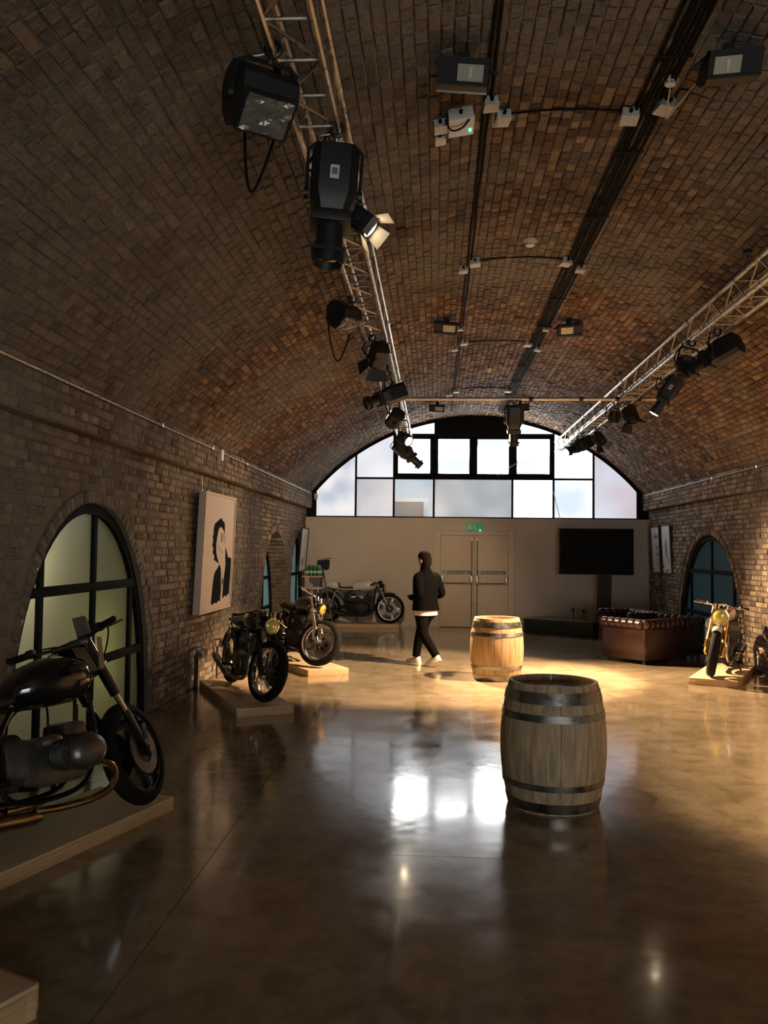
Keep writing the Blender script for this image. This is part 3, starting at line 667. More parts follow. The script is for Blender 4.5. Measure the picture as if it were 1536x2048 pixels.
def profile_lamp(label, pivot, aim, chord, k=1.0, lit=0.0, angle=30, group='profile spotlights', roll=(0,0,1), sticker=True, beam=None):
    root = thing('profile_spotlight', label, 'spotlight', pivot, group=group); M = frame(aim, roll); S = Matrix.Scale(k, 4)
    MB().loft([ring8(-.24, .085, .085), ring8(-.22, .115, .115), ring8(.02, .115, .12), ring8(.08, .09, .095), ring8(.14, .075, .075)]).xf(M @ S).obj('lamp_house', M_LAMPB, root)
    mb = MB()
    for q in range(4): mb.box((-.20+q*.05, -.118, -.06), (-.18+q*.05, .118, .06))
    mb.xf(M @ S).obj('cooling_fins', M_LAMPB, root)
    MB().box((.11, -.10, -.10), (.17, .10, .10), .01).xf(M @ S).obj('gate', M_LAMPB, root)
    MB().lathe([(.0, .16), (.068, .16), (.068, .30), (.078, .305), (.078, .36), (.070, .36), (.066, .33), (0, .33)], 18, M @ S @ Matrix.Rotation(PI/2, 4, 'Y')).obj('lens_tube', M_LAMPB, root)
    MB().box((.30, -.085, -.085), (.315, .085, .085)).xf(M @ S).obj('colour_frame', M_LAMPB, root)
    lens_disc(root, M @ S, .358 if lit else .335, .066, M_LIT if lit else M_LENS)
    cl = Vector(chord) - Vector(pivot); yoke(root, M, .135*k, max(.06, cl.length-.07), cl, (0, 0, 0))
    if sticker:
        st = MB().box((-.10, -.022, .1205), (-.03, .022, .1225)).xf(M @ S).obj('sticker', M_STICK, root)
        MB().box((-.085, -.014, .1225), (-.05, .014, .1232)).xf(M @ S).obj('print', M_STICKP, st)
    back = M @ Vector((-.25*k, 0, 0)); c = cl
    cable(root, [back, back + Vector((-.07, .02, -.10)), back*.5 + c*.5 + Vector((-.16, .05, -.12)), c + Vector((-.05, .06, .02))])
    if lit: spot_light(root, M @ Vector((.385*k, 0, 0)), beam or aim, lit, angle, .35)
    return root
def flood_lamp(label, pivot, aim, chord, k=1.0, group='flood lamps on the trusses', up=(0,0,1)):
    root = thing('flood_lamp', label, 'lamp', pivot, group=group); M = frame(aim, up) @ Matrix.Scale(k, 4)
    prof = [(-.16, -.05), (-.175, .03), (-.12, .12), (-.02, .165), (.09, .165), (.15, .10), (.15, -.10), (.06, -.15), (-.06, -.13)]
    MB().prism(prof, 1, -.15, .15).xf(M).obj('housing', M_LAMPB, root)
    for s in (-1, 1): MB().prism([(a*1.04, b*1.04) for a, b in prof], 1, s*.15-.006, s*.15+.006).xf(M).obj('end_plate', M_LAMPB, root)
    MB().prism([(.15, -.115), (.17, -.115), (.17, .115), (.15, .115)], 1, -.145, .145).xf(M).obj('front_rim', M_LAMPB, root)
    rr = random.Random(int(pivot[1]*100)); vs = []; fs = []; n = 9
    for i in range(n):
        for j in range(n): vs.append(Vector((.176 + rr.uniform(-.006, .010), -.13 + .26*i/(n-1), -.10 + .20*j/(n-1))))
    for i in range(n-1):
        for j in range(n-1): fs.append((i*n+j, (i+1)*n+j, (i+1)*n+j+1, i*n+j+1))
    MB().add(vs, fs).xf(M).obj('gel_sheet', M_FOIL, root, 0)
    for s in (-1, 1): MB().lathe([(0, 0), (.018, 0), (.016, .012), (0, .014)], 10, M @ Matrix.Translation((-.02, s*.156, .03)) @ Matrix.Rotation(-s*PI/2, 4, 'X')).obj('knob', M_STEEL, root)
    cl = Vector(chord) - Vector(pivot); yoke(root, M.to_3x3().normalized().to_4x4(), .17*k, max(.05, cl.length-.06), cl, (0, 0, 0))
    c = cl; cable(root, [(M @ Vector((-.16, 0, 0))), M @ Vector((-.2, .05, -.25)), c*.4 + Vector((-.1, .25, -.4)), c + Vector((.02, .35, .01))])
    return root
def fresnel_lamp(label, pivot, aim, chord, k=1.0, lit=0.0, angle=45, doors=True, group='fresnel lamps', glow=False, beam=None, up=(0,0,1), blend=.5):
    root = thing('fresnel_lamp', label, 'lamp', pivot, group=group); M = frame(aim, up) @ Matrix.Scale(k, 4)
    MB().loft([ring8(-.13, .07, .07), ring8(-.115, .09, .09), ring8(.08, .095, .095), ring8(.09, .085, .085)]).xf(M).obj('housing', M_LAMPB, root)
    MB().lathe([(.078, .085), (.098, .085), (.098, .115), (.078, .115), (.078, .085)], 18, M @ Matrix.Rotation(PI/2, 4, 'Y')).obj('lens_ring', M_LAMPB, root)
    lens_disc(root, M, .098, .078, M_LIT if lit else M_LENS)
    if glow:
        for y in (-.03, .0, .03): MB().box((-.07, y-.006, .0945), (.05, y+.006, .0965)).xf(M).obj('glowing_slot', M_SLOT, root)
    if doors:
        for (r, w) in ((0, .09), (PI/2, .07), (PI, .09), (-PI/2, .07)):
            D = M @ Matrix.Rotation(r, 4, 'X') @ Matrix.Translation((.112, 0, .095)) @ Matrix.Rotation(R(-38), 4, 'Y')
            MB().prism([(0, -w), (0, w), (.12, w*1.25), (.12, -w*1.25)], 2, -.0015, .0015).xf(D).obj('barn_door', M_DOORLIT if lit else M_LAMPB, root, 0)
    cl = Vector(chord) - Vector(pivot); yoke(root, M.to_3x3().normalized().to_4x4(), .115*k, max(.05, cl.length-.06), cl, (0, 0, 0))
    back = M @ Vector((-.13, 0, 0)); cable(root, [back, back + Vector((-.06, .02, -.14)), back*.4 + cl*.6 + Vector((-.14, .05, -.08)), cl + Vector((-.05, .1, .02))])
    if lit: spot_light(root, M @ Vector((.125, 0, 0)), beam or aim, lit, angle, blend)
    return root
M_SLOT = mat('lamp_slot_glow', (1, .8, .5), .5, emit=(1, .72, .40), estr=7.0)
# left truss, from near to far
flood_lamp('big black flood lamp with crinkled gel, nearest on the left truss', (-.82, 3.70, 3.72), (.35, -.50, -.78), (-.73, 3.56, 3.87), .84)
profile_lamp('long black profile spotlight hanging straight down, white sticker on its side', (-.55, 4.30, 3.53), (-.06, -.06, -1), (-.52, 4.20, 3.83), 1.04, roll=(.15, -1, 0))
fresnel_lamp('glowing fresnel lamp with open barn doors beside the long profile spotlight', (-.47, 5.02, 3.68), (.74, -.14, -.62), (-.52, 5.02, 3.83), .72, SPOTS['barn_door'], 60, beam=(.80, .22, -.54))
flood_lamp('small black flood lamp with pale gel halfway along the left truss', (-.82, 7.20, 3.71), (.45, -.35, -.82), (-.73, 7.15, 3.84), .68)
fresnel_lamp('squat black fresnel lamp with looping cable, midway down the left truss', (-.60, 8.57, 3.68), (-.25, .75, -.55), (-.66, 8.50, 3.84), 1.0, doors=True)
profile_lamp('black profile spotlight turned towards the left vault, at the cross pole', (-.58, 10.2, 3.56), (-.85, -.40, -.38), (-.60, 10.2, 3.83), .92)
fresnel_lamp('black lamp with glowing slots just below the cross pole', (-.54, 10.9, 3.39), (-.45, .85, -.45), (-.56, 10.9, 3.83), 1.0, SPOTS['slotted'], 60, doors=False, glow=True, beam=(-.15, .95, -.42), up=(0, -.8, .6))
fresnel_lamp('round shining lamp at the far end of the left truss', (-.50, 13.5, 3.47), (.62, -.62, -.50), (-.54, 13.5, 3.83), .95, SPOTS['truss_round'], 72, doors=False, beam=(.60, -.56, -.56), blend=.85)
profile_lamp('black profile spotlight angled down before the end window', (-.55, 15.4, 3.47), (.62, .2, -.55), (-.58, 15.3, 3.83), 1.05)
# right truss
profile_lamp('large dark profile spotlight, nearest on the right truss', (2.74, 8.27, 3.62), (-.62, .55, -.35), (2.70, 8.20, 3.81), .92, sticker=False)
fresnel_lamp('stubby black lamp hung below the nearest right spotlight', (2.52, 8.62, 3.56), (-.1, .1, -1), (2.585, 8.62, 3.81), .85, doors=False)
profile_lamp('lit profile spotlight with white sticker on the right truss', (2.86, 10.5, 3.66), (-.52, .18, -.84), (2.78, 10.42, 3.82), .86, SPOTS['pole_end'], 68, roll=(0, -1, .4))
fresnel_lamp('small black lamp with barn doors beyond the cross pole, right side', (2.72, 11.9, 3.60), (.2, -.3, -.95), (2.70, 11.9, 3.81), .95)
fresnel_lamp('small can lamp beside the barn door lamp on the right truss', (2.56, 12.2, 3.62), (-.1, .2, -1), (2.585, 12.2, 3.81), .7, doors=False)
fresnel_lamp('black fresnel lamp second from the far end of the right truss', (2.80, 14.6, 3.62), (.45, -.5, -.6), (2.77, 14.6, 3.81), .9, doors=True)
profile_lamp('black profile spotlight at the far end of the right truss', (2.58, 15.1, 3.58), (-.85, -.42, -.45), (2.60, 15.1, 3.81), .95, SPOTS['far_right'], 32, beam=(-.74, -.62, -.27))
profile_lamp('dark spotlight hanging from the middle of the cross pole', (1.10, 11.9, 3.50), (.0, .25, -1), (1.10, 11.87, 3.80), .95, sticker=False)

# ------------------------------------------------------------------ fittings on the vault
def on_vault(x, off=0.0):
    """frame with local z pointing into the room, local y along the hall."""
    a = math.asin((x - CX)/RAD); n = Vector((-math.sin(a), 0, -math.cos(a))); y = Vector((0, 1, 0)); xx = y.cross(n)
    M = Matrix((xx, y, n)).transposed().to_4x4(); M.translation = Vector((CX + (RAD-off)*math.sin(a), 0, ZC + (RAD-off)*math.cos(a))); return M
M_REFL = mat('flood_reflector', (.62, .60, .50), .3, .3)
def ceiling_flood(label, x, y, s):
    root = thing('ceiling_floodlight', label, 'lamp', (0, 0, 0), group='floodlights fixed to the vault')
    M = on_vault(x); M.translation.y = y; root.matrix_world = M
    T = Matrix.Rotation(R(-14*s), 4, 'Y') @ Matrix.Rotation(R(6), 4, 'X')
    MB().box((-.03, -.03, 0), (.03, .03, .10), .004).obj('bracket', M_BLACKM, root)
    MB().tube([(-.17, 0, .15), (-.12, 0, .09), (0, 0, .075), (.12, 0, .09), (.17, 0, .15)], .012, 6).obj('stirrup', M_BLACKM, root)
    prof = [(-.085, .075), (-.125, .105), (-.02, .205), (.03, .21), (.11, .17), (.13, .10), (.06, .065)]
    MB().prism(prof, 0, -.15, .15).xf(T).obj('housing', M_LAMPB, root)
    F = T @ Matrix.Translation((.045*s, -.0675, .160)) @ Matrix.Rotation(R(43.5), 4, 'X')
    for (a, b, c, d) in ((-.15-.045*s, .15-.045*s, .055, .066), (-.15-.045*s, .15-.045*s, -.066, -.055)): MB().box((a, c, -.004), (b, d, .012)).xf(F).obj('rim', M_LAMPB, root)
    MB().box((-.075, -.045, .001), (.075, .045, .005)).xf(F).obj('reflector', M_REFL, root)
    MB().box((-.010, -.03, .005), (.010, .03, .012)).xf(F).obj('tube', M_WHITE, root)
for (x, y, s, lb) in ((.15, 4.86, -1, 'black floodlight on the vault above the white emergency box'), (1.66, 4.82, 1, 'black floodlight on the vault near the round white detector'),
                      (.12, 10.5, -1, 'black floodlight on the vault left of the mid cable run'), (1.66, 10.6, 1, 'black floodlight on the vault right of the mid cable run'),
                      (.02, 16.4, -1, 'distant floodlight on the vault, left, beyond the cross pole'), (1.64, 16.4, 1, 'distant floodlight on the vault, right, beyond the cross pole')): ceiling_flood(lb, x, y, s)
def vbox(name, label, cat, x, y, w, l, h, m, grp=None, rz=0.0, lid=True):
    root = thing(name, label, cat, group=grp); M = on_vault(x); M.translation.y = y; root.matrix_world = M @ Matrix.Rotation(rz, 4, 'Z')
    MB().box((-w/2, -l/2, -.004), (w/2, l/2, h), .006).obj('case', m, root)
    if lid: MB().box((-w/2-.004, -l/2-.004, h-.016), (w/2+.004, l/2+.004, h+.004), .004).obj('lid', m, root)
    MB().rod((0, -l/2-.03, h*.5), (0, -l/2+.01, h*.5), .012, 8).obj('gland', M_CABLE, root)
    return root
G = 'grey junction boxes along the cable runs'
for x, y, w, l, lb in ((.335, 5.40, .09, .10, 'small grey junction box beside the emergency light'), (.425, 5.60, .10, .12, 'tilted grey junction box right of the emergency light'),
        (1.285, 5.62, .11, .13, 'grey junction box on the right cable run, nearest'), (1.475, 5.46, .10, .13, 'grey junction box below the round white detector'),
        (.375, 8.45, .10, .12, 'grey junction box, left end of the second cross cable'), (.26, 8.62, .09, .10, 'grey junction box left of the second cross cable'),
        (1.30, 8.48, .10, .12, 'grey junction box, right end of the second cross cable'), (1.475, 8.64, .09, .10, 'grey junction box right of the second cross cable'),
        (.375, 11.75, .10, .12, 'grey junction box, left end of the third cross cable'), (.25, 12.05, .09, .10, 'grey junction box left of the third cross cable'),
        (1.29, 11.88, .10, .12, 'grey junction box, right end of the third cross cable'), (1.455, 12.1, .09, .10, 'grey junction box right of the third cross cable'),
        (.36, 15.35, .10, .12, 'grey junction box, left end of the farthest cross cable'), (.23, 15.6, .12, .08, 'grey junction box left of the farthest cross cable'), (1.31, 15.35, .11, .13, 'grey junction box, right end of the farthest cross cable'), (.30, 10.95, .07, .07, 'little pale box beside the left mid floodlight'), (1.43, 11.0, .07, .07, 'little pale box beside the right mid floodlight')):
    vbox('junction_box', lb, 'box', x, y, w, l, .06, M_GREYBOX, G, random.uniform(-.25, .25))
em = vbox('emergency_light', 'white emergency light box with green lamp under the near floodlight', 'light', .14, 5.55, .165, .23, .08, M_WHITE)
MB().ball((-.060, .055, .086), .009, 8).obj('indicator', mat('indicator_green', (.1, .8, .3), .4, emit=(.1, 1, .4), estr=2.5), em); MB().ball((-.060, .033, .086), .009, 8).obj('indicator', bpy.data.materials['indicator_green'], em)
MB().tube(curve_pts([(-.05, -.10, .088), (.0, -.03, .10), (.07, -.02, .10), (.11, -.10, .06)], 6), .006, 6).obj('lead', M_CABLE, em)
vbox('sensor_box', 'small grey sensor box left of the emergency light', 'sensor', .005, 5.58, .085, .10, .06, M_GREYBOX); vbox('sensor_box', 'smallest pale sensor box below the grey sensor box', 'sensor', .005, 5.77, .07, .08, .05, M_WHITE)
def detector(label, x, y, k=1.0):
    root = thing('smoke_detector', label, 'detector', group='white smoke detectors'); M = on_vault(x); M.translation.y = y; root.matrix_world = M @ Matrix.Scale(k, 4)
    MB().lathe([(0, 0), (.066, 0), (.066, .018), (.060, .022)], 24).obj('base', M_WHITE, root); MB().lathe([(.058, .022), (.055, .038), (.040, .055), (0, .060)], 24).obj('dome', M_WHITE, root)
    for q in range(8): MB().box((.045, -.006, .044), (.053, .006, .050)).xf(Matrix.Rotation(q*PI/4, 4, 'Z')).obj('vent', M_CABLE, root)
detector('white smoke detector at the crown between the cable runs', .885, 8.0, 1.05); detector('tiny distant smoke detector at the crown', .86, 13.75, .8); detector('round white detector wired beside the near right floodlight', 1.44, 5.2, .75)
# cable runs
def run(name, label, cat, pts, r, m, parent=None):
    o = MB().tube(pts, r, 6).obj(name, m, parent); 
    return tag(o, label, cat) if parent is None else o
cr = thing('cable_run', 'bundle of two black cables along the left of the crown', 'cables')
for k in range(2): 
    x = .305 + k*.032; MB().tube([( x + random.uniform(-.008, .008), y, vault_z(x) - .014) for y in [1.0 + q*.6 for q in range(29)]], .010, 6).obj('cable', M_CABLE, cr)
cr = thing('cable_run', 'broad bundle of black cables along the right of the crown', 'cables')
for k in range(6):
    x = 1.315 + k*.030; MB().tube([(x + random.uniform(-.008, .008), y, vault_z(x) - .015 - (.006 if k % 2 else 0)) for y in [1.0 + q*.6 for q in range(29)]], .011, 6).obj('cable', M_CABLE, cr)
for q in range(12): 
    x = 1.39; MB().box((1.29, 2.5 + q*1.2, vault_z(x) - .034), (1.49, 2.53 + q*1.2, vault_z(x) - .022)).obj('cable_tie', M_CABLE, cr)
for y, lb in ((5.60, 'nearest black cable crossing the crown'), (8.46, 'second black cable crossing the crown'), (11.85, 'third black cable crossing the crown'), (15.3, 'farthest black cable crossing the crown')):
    run('cross_cable', lb, 'cable', [(.42 + .86*k/12, y - .02*math.sin(PI*k/12), vault_z(.42 + .86*k/12) - .010) for k in range(13)], .008, M_CABLE)
M_WCAB = mat('white_flex', (.6, .56, .48), .5)
run('white_flex', 'short white flex between round detector and floodlight', 'cable', curve_pts([(1.56, 5.10, 4.54), (1.50, 5.30, 4.50), (1.475, 5.44, 4.50), (1.45, 5.30, 4.54), (1.44, 5.22, 4.57)], 6), .006, M_WCAB)
run('white_flex', 'white flex looping into the tilted junction box', 'cable', curve_pts([(.36, 5.20, 4.52), (.39, 5.35, 4.50), (.40, 5.55, 4.54), (.37, 5.62, 4.56), (.36, 5.45, 4.57)], 6), .006, M_WCAB)
# ------------------------------------------------------------------ display platforms
def platform(label, corner, h, width, length, thick=.085):
    """corner: front right corner seen along heading h; body runs back and to the left."""
    h = Vector((*h, 0)).normalized(); n = Vector((-h.y, h.x, 0)); c = Vector((*corner, 0)) - h*length/2 + n*width/2
    root = thing('display_platform', label, 'platform', c, math.atan2(h.y, h.x), 'low wooden motorcycle platforms'); a, b = length/2, width/2
    MB().box((-a, -b, thick-.018), (a, b, thick), .002).obj('top_board', M_PLY, root)
    for (x0, x1, y0, y1) in ((a-.04, a, -b, b), (-a, -a+.04, -b, b), (-a+.04, a-.04, -b, -b+.04), (-a+.04, a-.04, b-.04, b)):
        MB().box((x0, y0, 0), (x1, y1, thick-.019), .003).obj('edge_board', M_PINE, root)
    for k in range(3): MB().box((-a+.4+k*.5, -b+.04, .0), (-a+.44+k*.5, b-.04, thick-.02)).obj('joist', M_PINE, root)
    return root
platform('pine platform under the nearest black motorcycle', (-1.654, 5.361), (.32, .947), .58, 1.85)
platform('corner of a thick pine platform at the lower left edge of the view', (-1.40, 2.984), (.42, .907), .8, 1.4, .12)
platform('plywood platform under the motorcycle with the small yellow headlamp', (-1.948, 8.292), (.446, -.895), .59, 1.95)
platform('plywood platform under the motorcycle with the amber headlamp', (-1.646, 11.0), (.52, -.854), .59, 1.9)
platform('long pine platform under the white motorcycle by the partition', (-.75, 17.88), (1, 0), .56, 2.0)
platform('brightly lit platform under the motorcycle with golden forks', (3.255, 11.061), (-.45, -.893), .585, 1.75)

# ------------------------------------------------------------------ motorcycles
def sring(x, cz, hw, hh, p=2.6, n=20, drop=0.0):
    out = []
    for k in range(n):
        a = 2*PI*k/n; c, s = math.cos(a), math.sin(a)
        out.append(Vector((x, hw*math.copysign(abs(c)**(2/p), c), cz + hh*math.copysign(abs(s)**(2/p), s) - (drop if s < 0 else 0)*abs(s))))
    return out
M_AMBER = mat('amber_lens', (.75, .36, .03), .15, coat=1.0, emit=(.8, .35, .02), estr=.05); M_YELLOW = mat('yellow_lens', (.62, .60, .12), .12, coat=1.0)
M_GOLD = mat('gold_fork', (.80, .45, .10), .25, .9); M_BLKPAINT = mat('gloss_black_paint', (.006, .006, .007), .12, coat=1.0)
M_BROWNPAINT = mat('dark_maroon_paint', (.030, .018, .014), .16, coat=1.0); M_OLIVE = mat('dark_olive_paint', (.018, .022, .016), .2, coat=1.0)
M_WHITEPAINT = mat('cream_white_paint', (.68, .64, .56), .2, coat=1.0); M_SILVERPAINT = mat('silver_grey_paint', (.50, .47, .45), .25, .3, coat=.6)
M_SEAT = mat('seat_leather', (.022, .016, .013), .5, bump=.3, bscale=60); M_BRONZE = mat('bronzed_pipe', (.40, .29, .18), .22, 1.0, noise=.4, nscale=9)
M_TAG = mat('kraft_tag', (.30, .20, .11), .8); M_SMOKE = mat('smoked_screen', (.16, .15, .12), .2)
def wheel(bike, nm, axle, r, tw, rimm, M, spokes=True, disc=(1,), five=False):
    """tyre carries rim, hub, spokes and discs as its pieces. wheel axis = local y, moved by M."""
    T = M @ Matrix.Translation(axle) @ Matrix.Rotation(PI/2, 4, 'X'); n = 40
    cr = r - tw*.62; prof = [(cr, -tw*.36)]
    for k in range(9):
        a = -PI/2*1.1 + PI*1.1*k/8; prof.append((r - tw*.50 + tw*.50*math.cos(a), tw*.50*math.sin(a)))
    prof.append((cr, tw*.36)); prof.append(prof[0])
    ty = MB().lathe(prof, n, T).obj(nm, M_RUBBER, bike)
    MB().lathe([(cr+.006, -tw*.38), (cr-.016, -tw*.36), (cr-.026, -tw*.12), (cr-.026, tw*.12), (cr-.016, tw*.36), (cr+.006, tw*.38), (cr-.008, tw*.2), (cr-.008, -tw*.2), (cr+.006, -tw*.38)], n, T).obj('rim', rimm, ty)
    MB().lathe([(0, -.065), (.028, -.065), (.034, -.05), (.055, -.045), (.055, -.035), (.03, -.03), (.03, .03), (.055, .035), (.055, .045), (.034, .05), (.028, .065), (0, .065)], 20, T).obj('hub', M_ENGINE, ty)
    mb = MB()
    if five:
        for k in range(5):
            a = 2*PI*k/5; c = Vector((math.cos(a), math.sin(a), 0)); t = Vector((-c.y, c.x, 0))
            mb.loft([[c*.04 + t*.03 + Vector((0,0,.02)), c*.04 - t*.03 + Vector((0,0,.02)), c*.04 - t*.03 - Vector((0,0,.02)), c*.04 + t*.03 - Vector((0,0,.02))],
                     [c*(cr-.02) + t*.02 + Vector((0,0,.015)), c*(cr-.02) - t*.02 + Vector((0,0,.015)), c*(cr-.02) - t*.02 - Vector((0,0,.015)), c*(cr-.02) + t*.02 - Vector((0,0,.015))]])
        mb.xf(T).obj('cast_spokes', rimm, ty)
    elif spokes:
        for k in range(32):
            a = 2*PI*k/32; b = a + (.32 if k % 4 < 2 else -.32); z = .04 if k % 2 else -.04
            mb.tube([Vector((.05*math.cos(b), .05*math.sin(b), z)), Vector(((cr-.022)*math.cos(a), (cr-.022)*math.sin(a), 0))], .0022, 4)
        mb.xf(T).obj('wire_spokes', M_STEEL, ty)
    for s in disc: MB().lathe([(.085, -.003), (.148, -.003), (.148, .003), (.085, .003), (.085, -.003)], 32, T @ Matrix.Translation((0, 0, -s*.075))).obj('brake_disc', M_ENGINE, ty); MB().lathe([(.03, -.004), (.09, -.002), (.09, .002), (.03, .004)], 20, T @ Matrix.Translation((0, 0, -s*.07))).obj('disc_carrier', M_ENGBLK, ty)
    return ty
def make_bike(label, loc, heading, o):
    """local: x forward, y left, z up; origin on the platform below mid wheelbase."""
    ln_ = R(o.get('lean', 4)); root = thing('motorcycle', label, 'motorcycle', (loc[0], loc[1], loc[2] + .058*math.sin(ln_)), 0, 'motorcycles on platforms')
    root.rotation_euler = (R(-o.get('lean', 4)), 0, math.atan2(heading[1], heading[0])); root.rotation_mode = 'XYZ'; root.scale = (o.get('scale', 1),)*3
    I = Matrix.Identity(4); RA = Vector((-.68, 0, .312)); FA = Vector((.68, 0, .318)); r = .318
    d = Vector((-.457, 0, .889)).normalized(); FL = o.get('fork_len', .635); H = FA + d*(FL-.06); E_ = d*(FL-.635)
    S = Matrix.Translation(H) @ Matrix.Rotation(R(o.get('steer', 0)), 4, d) @ Matrix.Translation(-H)
    wheel(root, 'rear_wheel', RA, .312, .13, o['rim'], I, five=o.get('five', False), disc=(-1,))
    wheel(root, 'front_wheel', FA, r, .11, o['rim'], S, five=o.get('five', False), disc=(1, -1) if o.get('twin', 1) else (1,))
    fm = o.get('fork', M_CHROME); lo = o.get('slider', M_ENGINE); hgt = .60
    for y in (-.095, .095):
        a = FA + Vector((.0, y, 0)) - d*.02; top = a + d*(FL+.025)
        MB().rod(a + d*.26, top, .020, 12).xf(S).obj('fork_tube', fm, root)
        MB().tube([a - d*.02, a + d*.02, a + d*.24, a + d*.30], [.020, .030, .028, .024], 12).xf(S).obj('fork_slider', lo, root)
        if o.get('sleeve'): MB().rod(a + d*.42, a + d*(FL+.02), .034, 14).xf(S).obj('fork_sleeve', M_BLKPAINT, root)
        if o.get('gaiter'): MB().tube([a + d*(.30 + k*.012) for k in range(15)], [.034 if k % 2 else .026 for k in range(15)], 12).xf(S).obj('fork_gaiter', M_RUBBER, root)
        MB().box((FA.x-.05, y*1.25-.012, FA.z+.05), (FA.x-.0, y*1.25+.012, FA.z+.15), .006).xf(S).obj('brake_caliper', o.get('caliper', M_ENGBLK), root)
    MB().rod(FA + Vector((0, -.13, 0)), FA + Vector((0, .13, 0)), .012, 10).xf(S).obj('front_axle', M_STEEL, root)
    for q, nm in ((FL-.185, 'lower_yoke'), (FL, 'upper_yoke')):
        c = FA + d*q; MB().box((-.035, -.12, -.014), (.055, .12, .014), .01).xf(S @ frame(Vector((d.z, 0, -d.x)), d, c)).obj(nm, o.get('yoke', M_STEEL), root)
    MB().rod(H - d*.10, H + d*.08, .030, 12).obj('steering_head', M_ENGBLK, root)
    # headlamp
    hc = Vector((.545, 0, .775)) + E_ + Vector(o.get('lamp_off', (0, 0, 0))); hr = o.get('lamp_r', .085); T = S @ frame((1, 0, -.06), (0, 0, 1), hc) @ Matrix.Rotation(PI/2, 4, 'Y')
    hl = MB().lathe([(0, -.11), (hr*.45, -.10), (hr*.85, -.05), (hr, 0), (hr*1.02, .02)], 24, T).obj('headlamp', o.get('bowl', M_BLKPAINT), root)
    MB().lathe([(hr*.94, .012), (hr*1.06, .012), (hr*1.06, .03), (hr*.94, .032), (hr*.94, .012)], 24, T).obj('bezel', M_CHROME, hl)
    MB().lathe([(hr*.95, .022), (hr*.8, .034), (hr*.4, .046), (0, .05)], 24, T).obj('lens', o.get('lens', M_YELLOW), hl)
    MB().lathe([(0, .046), (.016, .046), (.016, .054), (0, .054)], 12, T).obj('bulb_shield', M_CHROME, hl)
    for y in (-.10, .10): MB().tube([hc + Vector((-.02, y*.8, 0)), hc + Vector((-.07, y, .01)), hc + Vector((-.10, y*.95, .01))], .008, 6).xf(S).obj('lamp_bracket', M_ENGBLK, root)
    # bars
    bz = o.get('bar_z', .90) + E_.z; bw = o.get('bar_w', .33); bx = o.get('bar_x', .39) + E_.x
    pts = [(bx-.10, -bw, bz-.015+o.get('bar_up', 0)), (bx-.03, -bw*.5, bz), (bx+.01, -.10, bz), (bx+.01, .10, bz), (bx-.03, bw*.5, bz), (bx-.10, bw, bz-.015+o.get('bar_up', 0))]
    hb = MB().tube(curve_pts(pts, 5), .011, 8).xf(S).obj('handlebar', o.get('barm', M_CHROME), root)
    for s in (-1, 1):
        e = Vector((bx-.10, s*bw, bz-.015+o.get('bar_up', 0))); i = Vector((bx-.062, s*(bw-.13), bz-.006+o.get('bar_up', 0)*.6))
        MB().tube([i, e], .018, 10).xf(S).obj('grip', M_RUBBER, hb)
        MB().tube(curve_pts([i + Vector((.0, 0, 0)), i + Vector((.05, s*.02, -.005)), e + Vector((.06, 0, -.01)), e + Vector((.05, s*.02, -.01))], 4), .006, 6).xf(S).obj('lever', M_CHROME, hb)
        MB().box((i.x-.02, i.y-.022, i.z-.022), (i.x+.03, i.y+.022, i.z+.026), .008).xf(S).obj('switch_pod', M_CHROME if o.get('bright') else M_ENGBLK, hb)
        MB().tube(curve_pts([i + Vector((.03, 0, .02)), Vector((.50, s*.16, bz+.03)), Vector((.52, s*.08, bz-.10)), Vector((.42, s*.05, bz-.20))], 6), .005, 6).xf(S).obj('control_cable', M_CABLE, hb)
    for y in ((-.05, .05) if o.get('clocks', 2) == 2 else (0,)):
        ck = MB().lathe([(0, -.05), (.032, -.045), (.036, .0), (.036, .012)], 16, S @ zframe((-.35, 0, 1), (.46+E_.x, y, .90+E_.z))).obj('instrument', M_CHROME if o.get('bright') else M_ENGBLK, root)
        MB().lathe([(0, .010), (.033, .010)], 16, S @ zframe((-.35, 0, 1), (.46+E_.x, y, .90+E_.z))).obj('dial', M_SMOKE, ck)
    # tank, seat, tail
    tm = o['tank']; th = o.get('tank_h', .0); tw = o.get('tank_w', 0)
    rings = [sring(-.14, .765, .055, .03), sring(-.11, .775, .085+tw*.5, .055), sring(-.02, .795, .125+tw, .085+th*.6, drop=.01), sring(.10, .808, .145+tw, .098+th, drop=.02), sring(.22, .812, .148+tw, .100+th, drop=.02),
             sring(.31, .808, .130+tw*.8, .088+th*.8, drop=.01), sring(.365, .80, .095+tw*.5, .062), sring(.385, .795, .06, .035)]
    rings = [[v + Vector((0, 0, o.get('tank_dz', 0))) for v in rg] for rg in rings]
    tk = MB().loft(rings).obj('fuel_tank', tm, root, 60)
    MB().lathe([(0, -.01), (.034, -.01), (.034, .012), (.028, .018), (0, .02)], 18, zframe((0, 0, 1), (.20, 0, .905+th+o.get('tank_dz', 0)))).obj('filler_cap', M_CHROME, tk)
    if o.get('stripe'): MB().loft([sring(.02, .802, .134+tw, .030), sring(.22, .812, .1495+tw, .032)]).obj('tank_flash', o['stripe'], tk)
    sx = o.get('seat_end', -.62)
    MB().loft([sring(-.09, .765, .07, .028), sring(-.16, .745, .105, .036), sring(-.32, .735, .115, .040), sring((sx-.32)/2-.08, .745, .110, .042), sring(sx+.06, .765, .095, .036), sring(sx, .775, .06, .022)]).obj('seat', o.get('seat', M_SEAT), root, 60)
